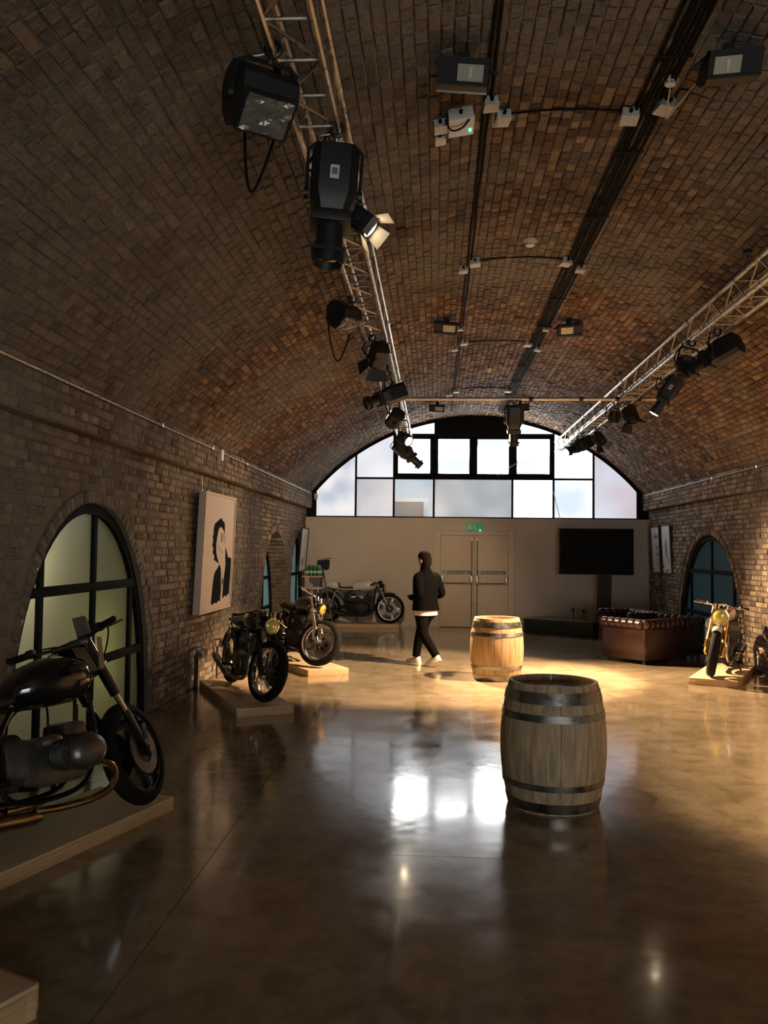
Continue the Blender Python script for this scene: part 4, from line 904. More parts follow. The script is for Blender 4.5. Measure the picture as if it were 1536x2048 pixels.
    if o.get('cowl'):
        MB().loft([sring(-.42, .775, .105, .035), sring(-.46, .80, .125, .075), sring(-.56, .815, .125, .080), sring(-.66, .812, .110, .062), sring(-.74, .80, .07, .03)]).obj('tail_cowl', o['cowl'], root, 60)
        MB().loft([sring(.0, .715, .12, .018), sring(-.3, .72, .125, .022), sring(-.62, .76, .11, .022)]).obj('seat_base', o['cowl'], root, 60)
        MB().box((-.44, -.09, .79), (-.415, .09, .865), .012).obj('bump_pad', M_SEAT, root)
    else:
        MB().lathe([(0, 0), (.035, 0), (.04, .02), (.03, .035), (0, .04)], 14, zframe((-1, 0, -.1), (sx-.01, 0, .73))).obj('tail_lamp', mat('tail_red', (.30, .01, .01), .2), root)
    # frame
    fr = MB()
    for y in (-.10, .10):
        fr.tube(curve_pts([(.40+E_.x, y*.2, .80+E_.z), (.36, y*.7, .66), (.33, y, .40), (.22, y, .22), (-.10, y, .20), (-.24, y, .27), (-.27, y, .42), (-.22, y, .60), (-.14, y*.8, .70)], 5), .015, 8)
        fr.tube(curve_pts([(.38+E_.x, y*.2, .82+E_.z), (.1, y*.6, .72), (-.15, y, .70), (-.45, y, .72), (-.66, y, .75)], 5), .014, 8); fr.tube([(-.25, y, .42), (-.55, y, .71)], .012, 8)
    fr.obj('frame', o.get('framem', M_ENGBLK), root)
    for y in (-.115, .115):
        MB().tube([(-.22, y, .33), (-.68, y, .312)], [.022, .018], 8).obj('swingarm', o.get('framem', M_ENGBLK), root)
        sh = MB().rod((-.60, y*1.1, .36), (-.47, y*1.1, .70), .010, 8).obj('shock_absorber', M_CHROME, root)
        MB().tube([Vector((-.585, y*1.1, .40)).lerp(Vector((-.49, y*1.1, .655)), k/60) + Vector((.024*math.cos(k*1.05), .024*math.sin(k*1.05), 0)) for k in range(61)], .005, 5).obj('spring', o.get('spring', M_STEEL), sh)
        MB().rod((-.16, y, .28), (-.16, y*2.3, .28), .012, 8).obj('footpeg', M_RUBBER, root)
    MB().tube(curve_pts([(-.10, .11, .23), (-.06, .20, .13), (-.05, .27, .27*math.tan(ln_) + .012)], 4), .010, 6).obj('side_stand', M_ENGBLK, root)
    # mudguards
    def guard(nm, ax, rr, w, a0, a1, m, M):
        vs = []; fs = []; n = 14; pr = [(-1, -.03), (-.7, -.004), (0, .008), (.7, -.004), (1, -.03)]
        for k in range(n+1):
            a = R(a0 + (a1-a0)*k/n)
            for (s, q) in pr: vs.append(M @ (ax + Vector(((rr+q)*math.cos(a), s*w, (rr+q)*math.sin(a)))))
        for k in range(n):
            for j in range(4): fs.append((k*5+j, k*5+j+1, (k+1)*5+j+1, (k+1)*5+j))
        g = MB().add(vs, fs).obj(nm, m, root, 60); sol = g.modifiers.new('sheet', 'SOLIDIFY'); sol.thickness = .003; return g
    if o.get('fguard'): guard('front_mudguard', FA, r+.022, .062, o.get('fg0', 35), 150, o['fguard'], S)
    guard('rear_mudguard', RA, .336, .075, 60, o.get('rg1', 165), o.get('rguard', M_ENGBLK), I)
    # engine
    et = o['engine']; em_ = o.get('enginem', M_ENGINE)
    n0 = len(root.children)
    if et == 'boxer':
        MB().box((-.14, -.12, .20), (.26, .12, .46), .035).obj('crankcase', em_, root); MB().box((.14, -.11, .30), (.30, .11, .52), .04).obj('timing_cover', em_, root)
        MB().loft([sring(-.22, .36, .11, .13, 3), sring(-.12, .36, .13, .15, 3)]).obj('gearbox', em_, root)
        for s in (-1, 1):
            cy = MB()
            for k in range(9): cy.lathe([(0, 0), (.092, 0), (.095, .004), (.092, .008), (0, .008)], 20, Matrix.Translation((.13+s*.02, s*(.135+k*.018), .36)) @ Matrix.Rotation(-s*PI/2, 4, 'X'))
            cy.lathe([(.065, .10), (.065, .32)], 16, Matrix.Translation((.13+s*.02, 0, .36)) @ Matrix.Rotation(-s*PI/2, 4, 'X')); cy.obj('cylinder', em_, root)
            MB().loft([[Vector((.13+s*.02 + a*math.cos(t), s*yy, .36 + b*math.sin(t))) for t in [2*PI*q/16 for q in range(16)]] for (yy, a, b) in ((.295, .115, .095), (.33, .12, .10), (.36, .11, .088), (.385, .07, .055))]).obj('rocker_cover', em_, root, 60)
            MB().tube(curve_pts([(.20+s*.02, s*.27, .33), (.30, s*.29, .27), (.30, s*.27, .17), (.20, s*.235, .125), (.02, s*.215, .12), (-.15, s*.21, .135)], 6), .020, 10).obj('exhaust_pipe', M_BRONZE, root)
            MB().tube([(-.12, s*.21, .133), (-.16, s*.21, .135), (-.55, s*.22, .17), (-.60, s*.22, .175)], [.022, .038, .040, .030], 14).obj('silencer', M_BRONZE if s < 0 else M_CHROME, root)
            MB().lathe([(0, -.06), (.032, -.06), (.036, .0), (.032, .055), (.024, .07), (0, .07)], 14, Matrix.Translation((-.03, s*.21, .44)) @ Matrix.Rotation(PI/2, 4, 'Y')).obj('carburettor', M_STEEL, root)
            MB().tube(curve_pts([(-.03, s*.21, .48), (.0, s*.18, .58), (.05, s*.10, .66)], 5), .006, 6).obj('fuel_line', M_RUBBER, root)
    else:
        MB().loft([sring(-.24, .33, .11, .09, 3), sring(-.20, .335, .14, .13, 3), sring(.02, .33, .15, .14, 3), sring(.20, .33, .145, .125, 3), sring(.26, .33, .11, .08, 3)]).obj('crankcase', em_, root, 60)
        for s in (-1, 1): MB().lathe([(0, .012), (.07, .012), (.105, .004), (.112, -.02)], 24, Matrix.Translation((.06, s*.15, .32)) @ Matrix.Rotation(-s*PI/2, 4, 'X')).obj('clutch_cover' if s < 0 else 'generator_cover', em_, root)
        tilts = {'vtwin': (38, -52), 'twin': (12,), 'single': (10,), 'four': (14,)}[et]
        wy = {'vtwin': .085, 'twin': .13, 'single': .09, 'four': .20}[et]
        for tl in tilts:
            T = Matrix.Translation((.07 + (.04 if tl > 20 else 0), 0, .40)) @ Matrix.Rotation(R(tl), 4, 'Y'); fn = MB()
            for k in range(9): fn.box((-.085, -wy, .03 + k*.018), (.085, wy, .040 + k*.018), 0)
            fn.box((-.06, -wy*.8, 0), (.06, wy*.8, .20)); fn.xf(T).obj('cylinder', em_ if et != 'twin' else M_ENGBLK, root)
            MB().box((-.085, -wy*1.05, .195), (.085, wy*1.05, .285), .02).xf(T).obj('cylinder_head', em_, root)
        for s in (-1, 1):
            MB().lathe([(0, -.05), (.030, -.05), (.034, .03), (.042, .06), (0, .06)], 14, Matrix.Translation((-.09, s*.06, .56)) @ Matrix.Rotation(-PI/2-.2, 4, 'Y')).obj('carburettor', M_STEEL, root)
            MB().tube(curve_pts([(.19, s*.08, .54), (.31, s*.10, .48), (.34, s*.11, .34), (.25, s*.13, .19), (.0, s*.15, .155), (-.25, s*.17, .17)], 6), .020, 10).obj('exhaust_pipe', o.get('pipem', M_CHROME), root)
            MB().tube([(-.22, s*.17, .168), (-.28, s*.175, .175), (-.72, s*.20, .30), (-.78, s*.20, .315)], [.022, .042, .044, .032], 14).obj('silencer', o.get('pipem', M_CHROME), root)
        MB().box((-.30, -.09, .46), (-.14, .09, .66), .02).obj('side_panel', o.get('sidem', M_ENGBLK), root)
        MB().tube(curve_pts([(.05, .16, .30), (-.3, .135, .36), (-.68, .12, .345)], 4), .014, 6).obj('chain', M_ENGBLK, root)
    if et == 'boxer':
        for ch in root.children:
            if ch.name.split('.')[0] in ('crankcase', 'timing_cover', 'gearbox', 'cylinder', 'rocker_cover', 'carburettor', 'fuel_line', 'exhaust_pipe'): ch.location.z = o.get('eng_dz', 0) * (.5 if ch.name.startswith('exh') else 1)
    return root
def origin(front, h, z=.085): 
    h = Vector((h[0], h[1])).normalized(); return (front[0] - h.x*.68, front[1] - h.y*.68, z)
h1 = (.5, .866); b1 = make_bike('black boxer motorcycle nearest the viewer, under the large arched window', origin((-1.79, 5.10), h1), h1,
    dict(rim=M_BLKPAINT, tank=M_BLKPAINT, engine='boxer', steer=25, fork_len=.78, eng_dz=.06, sleeve=1, fork=M_CHROME, slider=M_BLKPAINT, tank_h=.03, tank_w=.03, tank_dz=.02, five=True, bowl=M_BLKPAINT, lens=M_LENS, barm=M_BLACK, bar_w=.36, bar_up=.03, lamp_off=(-.02, 0, 0), framem=M_BLKPAINT, clocks=1, lean=12))
# fly screen, ignition shroud and hanging price tags of the near motorcycle
MB().prism([(.32, .85), (.45, .85), (.385, .99), (.25, .99)], 1, -.10, .10).obj('fork_shroud', M_BLKPAINT, b1)
MB().prism([(.42, 1.03), (.44, 1.03), (.41, 1.16), (.39, 1.18)], 1, -.06, .06).obj('fly_screen', M_SMOKE, b1)
MB().box((-.10, -.001, -.15), (.02, .001, .02)).xf(Matrix.Translation((.28, -.33, 1.0)) @ Matrix.Rotation(R(40), 4, 'Z')).obj('swing_tag', M_TAG, b1)
h2 = (.48, -.877); b2 = make_bike('dark cafe racer with small yellow headlamp facing the hall, left', origin((-1.74, 8.66), h2), h2,
    dict(rim=M_CHROME, tank=M_BROWNPAINT, engine='single', steer=18, fork=M_STEEL, gaiter=1, slider=M_ENGBLK, lamp_r=.082, lens=M_YELLOW, bowl=M_BLKPAINT, barm=M_CHROME, bar_z=.87, bar_up=-.05, bright=1, twin=0, enginem=M_ENGINE, pipem=M_STEEL, lean=5, seat_end=-.66))
h3 = (.52, -.854); b3 = make_bike('black motorcycle with amber headlamp and bright spoked front wheel', origin((-1.56, 11.36), h3), h3,
    dict(rim=M_CHROME, tank=M_OLIVE, engine='twin', steer=42, fork=M_CHROME, slider=M_CHROME, lamp_r=.075, lens=M_AMBER, bowl=M_BLKPAINT, barm=M_CHROME, bar_z=.93, bar_up=.04, bright=1, twin=0, enginem=M_ENGBLK, pipem=M_ENGBLK, lean=3, yoke=M_CHROME))
MB().box((-.005, -.16, -.10), (.005, .08, .12)).xf(Matrix.Translation((.10, .24, .60)) @ Matrix.Rotation(R(75), 4, 'Z')).obj('information_board', M_TAG, b3)
b4 = make_bike('white tanked cafe racer standing sideways along the partition', (-1.645, 18.16, .085), (1, 0),
    dict(rim=M_STEEL, tank=M_WHITEPAINT, cowl=M_WHITEPAINT, engine='vtwin', steer=0, fork=M_CHROME, slider=M_STEEL, bowl=M_BLKPAINT, lens=M_LENS, barm=M_ENGBLK, bar_z=.87, bar_up=-.03, twin=1, enginem=M_ENGBLK, pipem=M_ENGBLK, fguard=M_ENGBLK, fg0=70, five=True, lean=2, seat_end=-.46, stripe=M_CHROME))
h5 = (-.44, -.897); b5 = make_bike('motorcycle with golden forks and round yellow headlamp in the warm light', origin((3.56, 11.12), h5), h5,
    dict(rim=M_BLKPAINT, tank=M_SILVERPAINT, engine='four', steer=6, fork=M_GOLD, slider=M_GOLD, lamp_r=.105, lens=M_YELLOW, bowl=M_CHROME, barm=M_CHROME, bar_z=.90, bar_up=.02, bright=1, twin=1, enginem=M_ENGINE, pipem=M_STEEL, fguard=M_SILVERPAINT, fg0=60, lean=6, caliper=M_GOLD, yoke=M_GOLD, five=True, spring=M_GOLD))
b6 = make_bike('motorcycle at the right edge of the view, only its tyre showing', (4.17, 9.05, .0), (-.30, .95),
    dict(rim=M_BLKPAINT, tank=M_BLKPAINT, engine='twin', steer=-5, lamp_r=.08, lens=M_LENS, enginem=M_ENGBLK, pipem=M_ENGBLK, lean=3))
# ------------------------------------------------------------------ barrels
M_OAK = mat('oak_stave', (.56, .41, .25), .62, noise=.45, nscale=5, stretch=(6, 6, .7), bump=.15, bscale=30)
M_OAK2 = mat('oak_stave_warm', (.44, .285, .15), .6, noise=.4, nscale=5, stretch=(6, 6, .7), bump=.15, bscale=30)
M_HOOP = mat('galvanised_hoop', (.34, .33, .31), .38, .95, noise=.5, nscale=7, rvar=.18)
M_OAKD = mat('oak_head', (.34, .25, .15), .6, noise=.4, nscale=5, stretch=(.8, 7, 7))
def barrel(label, x, y, rz, wood, H=.815, rb=.350, rh=.292):
    root = thing('wine_barrel', label, 'barrel', (x, y, 0), rz, 'oak barrels on the floor')
    def rad(z): t = 2*z/H - 1; return rb - (rb-rh)*abs(t)**2.0
    n = 24; rr = random.Random(int(y*10))
    ws = [1 + rr.uniform(-.18, .18) for _ in range(n)]; tot = sum(ws); a = 0
    for k in range(n):
        da = 2*PI*ws[k]/tot; a0, a1 = a + .0035, a + da - .0035; a += da; vs = []; fs = []; zs = [H*q/12 for q in range(13)]; m = 4; pr = rr.uniform(-.0015, .0015)
        for z in zs:
            for (ri, order) in ((0, range(m)), (.026, range(m-1, -1, -1))):
                for q in order:
                    t = a0 + (a1-a0)*q/(m-1); R_ = rad(z) - ri + pr; vs.append((R_*math.cos(t), R_*math.sin(t), z))
        c = 2*m
        for i in range(len(zs)-1):
            for q in range(c): fs.append((i*c+q, i*c+(q+1) % c, (i+1)*c+(q+1) % c, (i+1)*c+q))
        fs.append(tuple(range(c-1, -1, -1))); fs.append(tuple((len(zs)-1)*c+q for q in range(c)))
        MB().add(vs, fs).obj('stave', wood, root, 40)
    for zh in (H - .045, .035):
        ri = rad(zh) - .03; np_ = 6
        for k in range(np_):
            y0, y1 = -ri + 2*ri*k/np_ + .001, -ri + 2*ri*(k+1)/np_ - .001; xs = lambda yy: math.sqrt(max(ri*ri - yy*yy, 0))
            poly = [(xs(y0+(y1-y0)*q/5), y0+(y1-y0)*q/5) for q in range(6)] + [(-xs(y1-(y1-y0)*q/5), y1-(y1-y0)*q/5) for q in range(6)]
            MB().prism(poly, 2, zh - .018, zh).obj('head_board', M_OAKD, root, 0)
    for (z0, z1) in ((.012, .075), (.155, .195), (H-.225, H-.180), (H-.115, H-.042)):
        hp = MB().lathe([(rad(z0)+.001, z0), (rad(z0)+.005, z0), (rad((z0+z1)/2)+.0055, (z0+z1)/2), (rad(z1)+.005, z1), (rad(z1)+.001, z1)], 64).obj('hoop', M_HOOP, root)
        for q in range(2):
            t = -PI/2 + rz*0 + .25 + q*.05; zz = (z0+z1)/2; MB().ball(((rad(zz)+.006)*math.cos(t), (rad(zz)+.006)*math.sin(t), zz), .006, 8).obj('rivet', M_STEEL, hp)
        MB().box((rad((z0+z1)/2)+.004, -.03, z0+.004), (rad((z0+z1)/2)+.009, .03, z1-.004), .001).xf(Matrix.Rotation(-PI/2 + .5, 4, 'Z')).obj('hoop_joint', M_HOOP, hp)
    bs = MB().lathe([(0, 0), (.026, 0), (.024, .008), (0, .009)], 14, Matrix.Translation((rad(H/2)*math.cos(2.2), rad(H/2)*math.sin(2.2), H/2)) @ zframe((math.cos(2.2), math.sin(2.2), 0))).obj('bung', M_OAKD, root)
    return root
barrel('weathered grey-brown oak barrel standing nearest the viewer', .800, 5.755, 0, M_OAK)
barrel('warmly lit oak barrel farther back in the hall', .822, 11.2, .6, M_OAK2, .80, .352, .295)

# ------------------------------------------------------------------ sofas
M_LEATH = mat('oxblood_leather', (.032, .0115, .009), .26, noise=.4, nscale=6, bump=.12, bscale=70, coat=.25)
def sofa(label, c0, ldir, fdir, L_, D_, zt):
    """c0: back left foot corner; ldir along the back; fdir towards the sitter's front."""
    a = Vector((*ldir, 0)).normalized(); root = thing('chesterfield_sofa', label, 'sofa', (*c0, 0), math.atan2(a.y, a.x), 'oxblood leather chesterfields')
    s = 1 if a.cross(Vector((*fdir, 0))).z > 0 else -1; rl = .085; t = .13
    def bx(x0, x1, y0, y1, z0, z1, nm, b=.02): return MB().box((x0, min(s*y0, s*y1), z0), (x1, max(s*y0, s*y1), z1), b).obj(nm, M_LEATH, root)
    bx(.04, L_-.04, .05, D_-.04, .06, .30, 'base'); bx(.04, L_-.04, .03, t+.03, .06, zt-.08, 'back_panel'); bx(.03, t+.03, .035, D_-.03, .06, zt-.08, 'arm_panel'); bx(L_-t-.03, L_-.03, .035, D_-.03, .06, zt-.08, 'arm_panel')
    def roll(p, q, nm):
        p, q = Vector(p), Vector(q); ln = (q-p).length; n = int(ln/.0125); nt = max(1, round(ln/.125)); pts = []; rs = []
        for k in range(n+1):
            u = k/n; ph = (u*nt) % 1.0; pts.append(p.lerp(q, u)); rs.append(rl*(1 - .16*math.exp(-((min(ph, 1-ph))/.10)**2)))
        rs[0] *= .75; rs[-1] *= .75
        o = MB().tube(pts, rs, 18).obj(nm, M_LEATH, root, 60); dirv = (q-p).normalized()
        for k in range(1, nt): 
            c = p.lerp(q, k/nt); MB().ball(c + Vector((0, 0, rl*.80)), .012, 8).obj('button', M_LEATH, o)
        for e, sg in ((p, -1), (q, 1)): MB().lathe([(0, .012), (rl*.5, .010), (rl*.80, 0), (rl*.82, -.02)], 18, zframe(dirv*sg, e)).obj('scroll_end', M_LEATH, o)
    roll((.05, s*.075, zt-.07), (L_-.05, s*.075, zt-.07), 'back_roll'); roll((.075, s*.08, zt-.07), (.075, s*(D_-.02), zt-.07), 'arm_roll'); roll((L_-.075, s*.08, zt-.07), (L_-.075, s*(D_-.02), zt-.07), 'arm_roll')
    nc = 2; w = (L_-2*t-.06)/nc
    for k in range(nc): bx(t+.03+k*w+.004, t+.03+(k+1)*w-.004, t+.03, D_-.02, .30, .42, 'seat_cushion', .04)
    for x in (.10, L_-.10):
        for y in (.10, D_-.12): MB().lathe([(.028, 0), (.034, .02), (.024, .05), (.034, .065)], 14, Matrix.Translation((x, s*y, 0))).obj('bun_foot', M_BLACK, root)
    return root
sofa('front oxblood leather chesterfield, its back to the viewer beside the golden-forked motorcycle', (3.12, 12.74), (.77, .64), (-.64, .77), 1.60, .86, .66)
sofa('rear oxblood leather chesterfield half hidden behind the front sofa', (4.04, 14.86), (-.255, .967), (-.967, -.255), 1.28, .74, .63)

# ------------------------------------------------------------------ television and bench
tv = thing('television', 'large black flat television on a column stand', 'television', (3.38, 17.92, 0), R(-3))
M_SCREEN = mat('tv_screen', (.004, .004, .004), .5, spec=.08)
sc_ = MB().box((-.77, -.03, 1.195), (.77, .03, 2.17), .008).obj('cabinet', M_BLACK, tv); MB().box((-.755, -.033, 1.215), (.755, -.029, 2.155)).obj('screen', M_SCREEN, tv)
MB().prism([(-.03, .02), (.26, .02), (.29, 1.22), (.01, 1.22)], 1, .03, .12).xf(Matrix.Translation((.04, 0, 0))).obj('column', M_BLACKM, tv); MB().box((-.30, -.20, 0), (.62, .34, .025), .006).obj('base_plate', M_BLACKM, tv)
bn = thing('low_bench', 'long low black media bench set at an angle by the partition', 'bench', (1.80, 17.20, 0), math.atan2(-.53, .85))
M_BENCH = mat('dark_bench', (.030, .014, .012), .35, coat=.3)
MB().box((0, 0, .03), (1.46, .46, .29), .004).obj('carcass', M_BLACK, bn); MB().box((-.01, -.01, .29), (1.47, .47, .32), .004).obj('top', M_BENCH, bn); MB().box((.02, .02, 0), (1.44, .44, .03)).obj('plinth', mat('bench_plinth', (.10, .05, .035), .5), bn)
for k in range(3): MB().box((.01+k*.485, -.008, .045), (.485+k*.485-.005, .004, .285), .002).obj('door', M_BLACK, bn)
def wall_socket(label, x, z, w):
    r_ = thing('wall_socket', label, 'socket', (x, YW, z), group='sockets on the partition')
    MB().box((-w/2, -.03, -.045), (w/2, 0, .045), .004).obj('plate', M_GREYBOX, r_)
    MB().box((-.03, -.075, -.02), (.015, -.03, .03), .006).obj('plug', M_CABLE, r_); MB().tube(curve_pts([(-.005, -.06, -.02), (-.0, -.06, -.09), (.005, -.05, -.20)], 5), .007, 6).obj('lead', M_CABLE, r_)
wall_socket('double wall socket with black plug above the bench', 3.0, .42, .16); wall_socket('single wall socket with black plug nearer the television column', 3.22, .40, .10)
run('television_cable', 'thin dark cable running down the wall past the television', 'cable', curve_pts([(2.57, YB-.06, 3.0), (2.71, YB-.14, 2.39), (2.77, YW-.01, 2.2), (2.83, YW-.01, 1.2), (2.79, YW-.012, .6), (2.74, YW-.015, .012)], 6), .007, M_GREYBOX)
run('sash_cord', 'thin cord slanting from the opening light', 'cable', [(1.35, YB-.07, 3.33), (1.80, YB-.09, 3.62)], .007, M_GREYBOX)

# ------------------------------------------------------------------ pictures
M_CANVAS = mat('canvas_white', (.70, .62, .55), .7); M_INK = mat('ink_black', (.006, .006, .0065), .85, spec=.05); M_INKG = mat('ink_grey', (.25, .22, .21), .7); M_SKIN_P = mat('ink_blush', (.55, .40, .34), .7)
pic = thing('portrait_canvas', 'tall white canvas with an ink portrait on the left wall', 'picture', (-2.845, 9.77, .885))
PW_, PH_ = 1.52, 1.47; TLT = Matrix.Rotation(R(2.2), 4, 'Y')
MB().box((0, 0, 0), (.075, PW_, PH_), .004).xf(TLT).obj('canvas', M_CANVAS, pic)
for (a, b, c, d) in ((0, .03, 0, PH_), (PW_-.03, PW_, 0, PH_), (.03, PW_-.03, 0, .03), (.03, PW_-.03, PH_-.03, PH_)): MB().box((.07, a, c), (.088, b, d), .002).xf(TLT).obj('frame_edge', M_CANVAS, pic)
def ink(poly, nm, m, dx=.0): MB().prism([(u*PW_, v*PH_) for u, v in poly], 0, .0752, .0765+dx).xf(TLT).obj(nm, m, pic, 0)
ink([(.30,.70),(.33,.745),(.40,.765),(.47,.785),(.53,.80),(.58,.775),(.64,.765),(.66,.72),(.66,.655),(.63,.69),(.58,.71),(.52,.725),(.46,.70),(.43,.64),(.405,.57),(.42,.50),(.46,.46),(.53,.405),(.47,.415),(.41,.43),(.36,.435),(.37,.47),(.31,.50),(.325,.535),(.285,.56),(.305,.60),(.285,.63),(.305,.66)], 'inked_hair', M_INK)
ink([(.54,.655),(.585,.675),(.62,.66),(.615,.60),(.58,.585),(.55,.61)], 'inked_eye', M_INKG); ink([(.66,.655),(.70,.64),(.70,.575),(.68,.60),(.665,.565),(.65,.60)], 'inked_brow', M_SKIN_P)
ink([(.47,.575),(.50,.57),(.485,.53),(.45,.545)], 'inked_cheek', M_SKIN_P); ink([(.58,.525),(.62,.515),(.65,.495),(.62,.485),(.585,.50)], 'inked_mouth', M_SKIN_P); ink([(.53,.545),(.545,.545),(.545,.515),(.53,.515)], 'inked_nose', M_INKG)
ink([(.545,.40),(.49,.365),(.42,.335),(.385,.30),(.36,.20),(.345,.065),(.40,.055),(.45,.07),(.52,.06),(.58,.08),(.63,.072),(.645,.17),(.62,.28),(.60,.36)], 'inked_jacket', M_INK)
ink([(.72,.545),(.75,.525),(.79,.49),(.83,.455),(.94,.45),(.945,.30),(.93,.11),(.89,.125),(.84,.10),(.79,.115),(.70,.09),(.715,.25),(.755,.40),(.73,.45)], 'inked_jacket', M_INK)
ink([(.60,.355),(.66,.30),(.68,.295),(.72,.34),(.69,.285),(.65,.285)], 'inked_collar', M_SKIN_P); ink([(.665,.27),(.69,.275),(.70,.235),(.675,.205),(.66,.235)], 'inked_pendant', M_INK)
for y in (.25, 1.25): MB().rod((.02, y, PH_*.99), (-.0, y, 2.89-.885), .003, 5).obj('hanging_wire', M_STEEL, pic)
def small_picture(label, M, w, h, marks, fr=M_BLACK):
    r_ = thing('framed_print', label, 'picture', group='small framed prints'); r_.matrix_world = M
    for (a, b, c, d) in ((0, .018, 0, h), (w-.018, w, 0, h), (.018, w-.018, 0, .018), (.018, w-.018, h-.018, h)): MB().box((a, -.03, c), (b, 0, d)).obj('frame_bar', fr, r_, 0)
    MB().box((.015, -.012, .015), (w-.015, 0, h-.015)).obj('mount', M_CANVAS2, r_, 0)
    MB().box((w*.15, -.0135, h*.16), (w*.85, -.012, h*.84)).obj('print', M_PRINT, r_, 0)
    for (u0, u1, v0, v1) in marks: MB().ball((w*(u0+u1)/2, -.0138, h*(v0+v1)/2), (w*(u1-u0)/2, .0012, h*(v1-v0)/2), 12).obj('printed_mark', M_INKG, r_)
M_CANVAS2 = mat('print_mount', (.66, .66, .66), .6); M_PRINT = mat('print_paper', (.60, .60, .61), .6)
def wallframe(x, y, z, d, lean=0.0):
    """local x along d, local z up, local -y away from the wall (into the room)."""
    X = Vector(d).normalized(); Z = Vector((0, 0, 1)); Y = Z.cross(X); M = Matrix((X, Y, Z)).transposed().to_4x4(); M.translation = Vector((x, y, z)); return M @ Matrix.Rotation(R(lean), 4, 'X')
small_picture('framed print leaning over the narrow arched window in the left corner', wallframe(-2.80, 17.05, 1.20, (0, 1, 0), 4), .92, .92, ((.35, .6, .12, .32),))
small_picture('left of two framed prints on the right wall', wallframe(4.63, 18.15, 1.25, (0, -1, 0), 3), .66, .98, ((.35, .8, .72, .84), (.55, .75, .52, .58), (.55, .78, .36, .44), (.6, .75, .18, .24)))
small_picture('right of two framed prints on the right wall', wallframe(4.63, 17.35, 1.26, (0, -1, 0), 3), .66, .98, ((.35, .6, .30, .72), (.6, .75, .24, .32)))

# ------------------------------------------------------------------ conduits and outlets on the side walls
for nm, x, lb in (('conduit', XL+.012, 'steel conduit along the springing of the left wall'), ('conduit', XR-.012, 'steel conduit along the springing of the right wall')):
    r_ = thing('conduit', lb, 'conduit', (x, 9.5, 2.895)); MB().rod((0, -7.3, 0), (0, 8.9, 0), .013, 8).obj('tube', M_ALU, r_)
    for k in range(9): MB().box((-.016, -7+k*1.9-.02, -.018), (.016, -7+k*1.9+.02, .018)).obj('saddle', M_STEEL, r_, 0)
r_ = thing('alarm_sounder', 'small white box on the left conduit above the portrait', 'box', (XL, 10.45, 2.85)); MB().box((0, -.05, -.07), (.06, .05, .07), .01).obj('case', M_WHITE, r_); MB().rod((.03, 0, .07), (.03, 0, .10), .01, 8).obj('gland', M_CABLE, r_)
r_ = thing('motion_sensor', 'tiny white sensor in the left corner under the end window', 'sensor', (XL+.10, YB-.06, 2.84)); MB().box((-.04, -.05, -.06), (.04, .02, .06), .015).obj('case', M_WHITE, r_); MB().ball((0, -.05, -.01), (.026, .012, .03), 10).obj('lens', M_GREYBOX, r_)
def floor_outlet(label, y, n):
    r_ = thing('outlet_post', label, 'outlet', (XLL+.06, y, 0), group='outlets on short posts')
    for k in range(n): MB().rod((0, -.04+k*.09, 0), (0, -.04+k*.09, .40), .013, 8).obj('post', M_BLACKM, r_)
    MB().box((-.04, -.11 if n > 1 else -.06, .39), (.05, .11 if n > 1 else .02, .48), .006).xf(Matrix.Rotation(R(8), 4, 'Y')).obj('outlet_box', M_STEEL, r_); MB().box((-.035, -.08 if n > 1 else -.05, .48), (.045, .08 if n > 1 else .01, .50), .004).obj('lid', M_STEEL, r_)
floor_outlet('steel outlet box on two short pipes by the left wall', 9.86, 2); floor_outlet('small steel outlet box on one short pipe by the left wall', 10.86, 1)

# ------------------------------------------------------------------ tiered stand with bottles, tripod lamp
sh = thing('tiered_stand', 'small open stand with pale shelves in the left corner', 'shelf', (-2.46, 16.85, 0), R(8)); M_SHELF = mat('pale_shelf', (.55, .46, .36), .6)
for x in (-.19, .19):
    for y in (-.15, .15): MB().box((x-.012, y-.012, 0), (x+.012, y+.012, 1.13)).obj('upright', M_BLACKM, sh, 0)
for z in (.35, .88, 1.115): MB().box((-.205, -.165, z), (.205, .165, z+.018)).obj('shelf', M_SHELF, sh, 0)
M_GRNB = mat('green_bottle', (.012, .14, .045), .15, coat=.8); M_CAPW = mat('bottle_label', (.40, .62, .48), .5)
proto = None
for i in range(4):
    for j in range(3):
        lb = ('front' if j == 0 else ('middle' if j == 1 else 'rear')) + ' row of the green bottle pack, ' + ('leftmost', 'second from left', 'third from left', 'rightmost')[i] + ' bottle on the tiered stand'
        if proto is None:
            proto = thing('green_bottle', lb, 'bottle', group='green bottles on the tiered stand')
            MB().lathe([(0, 0), (.033, 0), (.035, .01), (.035, .12), (.030, .15), (.014, .185), (.014, .205), (0, .206)], 14).obj('bottle_body', M_GRNB, proto)
            MB().lathe([(.0355, .055), (.0358, .058), (.0358, .10), (.0355, .103)], 14).obj('paper_label', M_CAPW, proto); MB().lathe([(.016, .198), (.016, .218), (0, .219)], 12).obj('cap', M_GRNB, proto); b_ = proto
        else: b_ = copy_tree(proto); b_['label'] = lb
        b_.location = (-2.55 + i*.074 + j*.008, 16.76 + j*.074, 1.1335)
tp = thing('tripod_lamp', 'black studio lamp head on a wooden tripod in the left corner', 'lamp', (-2.32, 17.35, 0)); M_TRIW = mat('tripod_wood', (.16, .085, .05), .5)
for a in (20, 140, 260): MB().tube([(.03*math.cos(R(a)), .03*math.sin(R(a)), 1.12), (.24*math.cos(R(a)), .24*math.sin(R(a)), .01)], [.016, .013], 8).obj('tripod_leg', M_TRIW, tp)
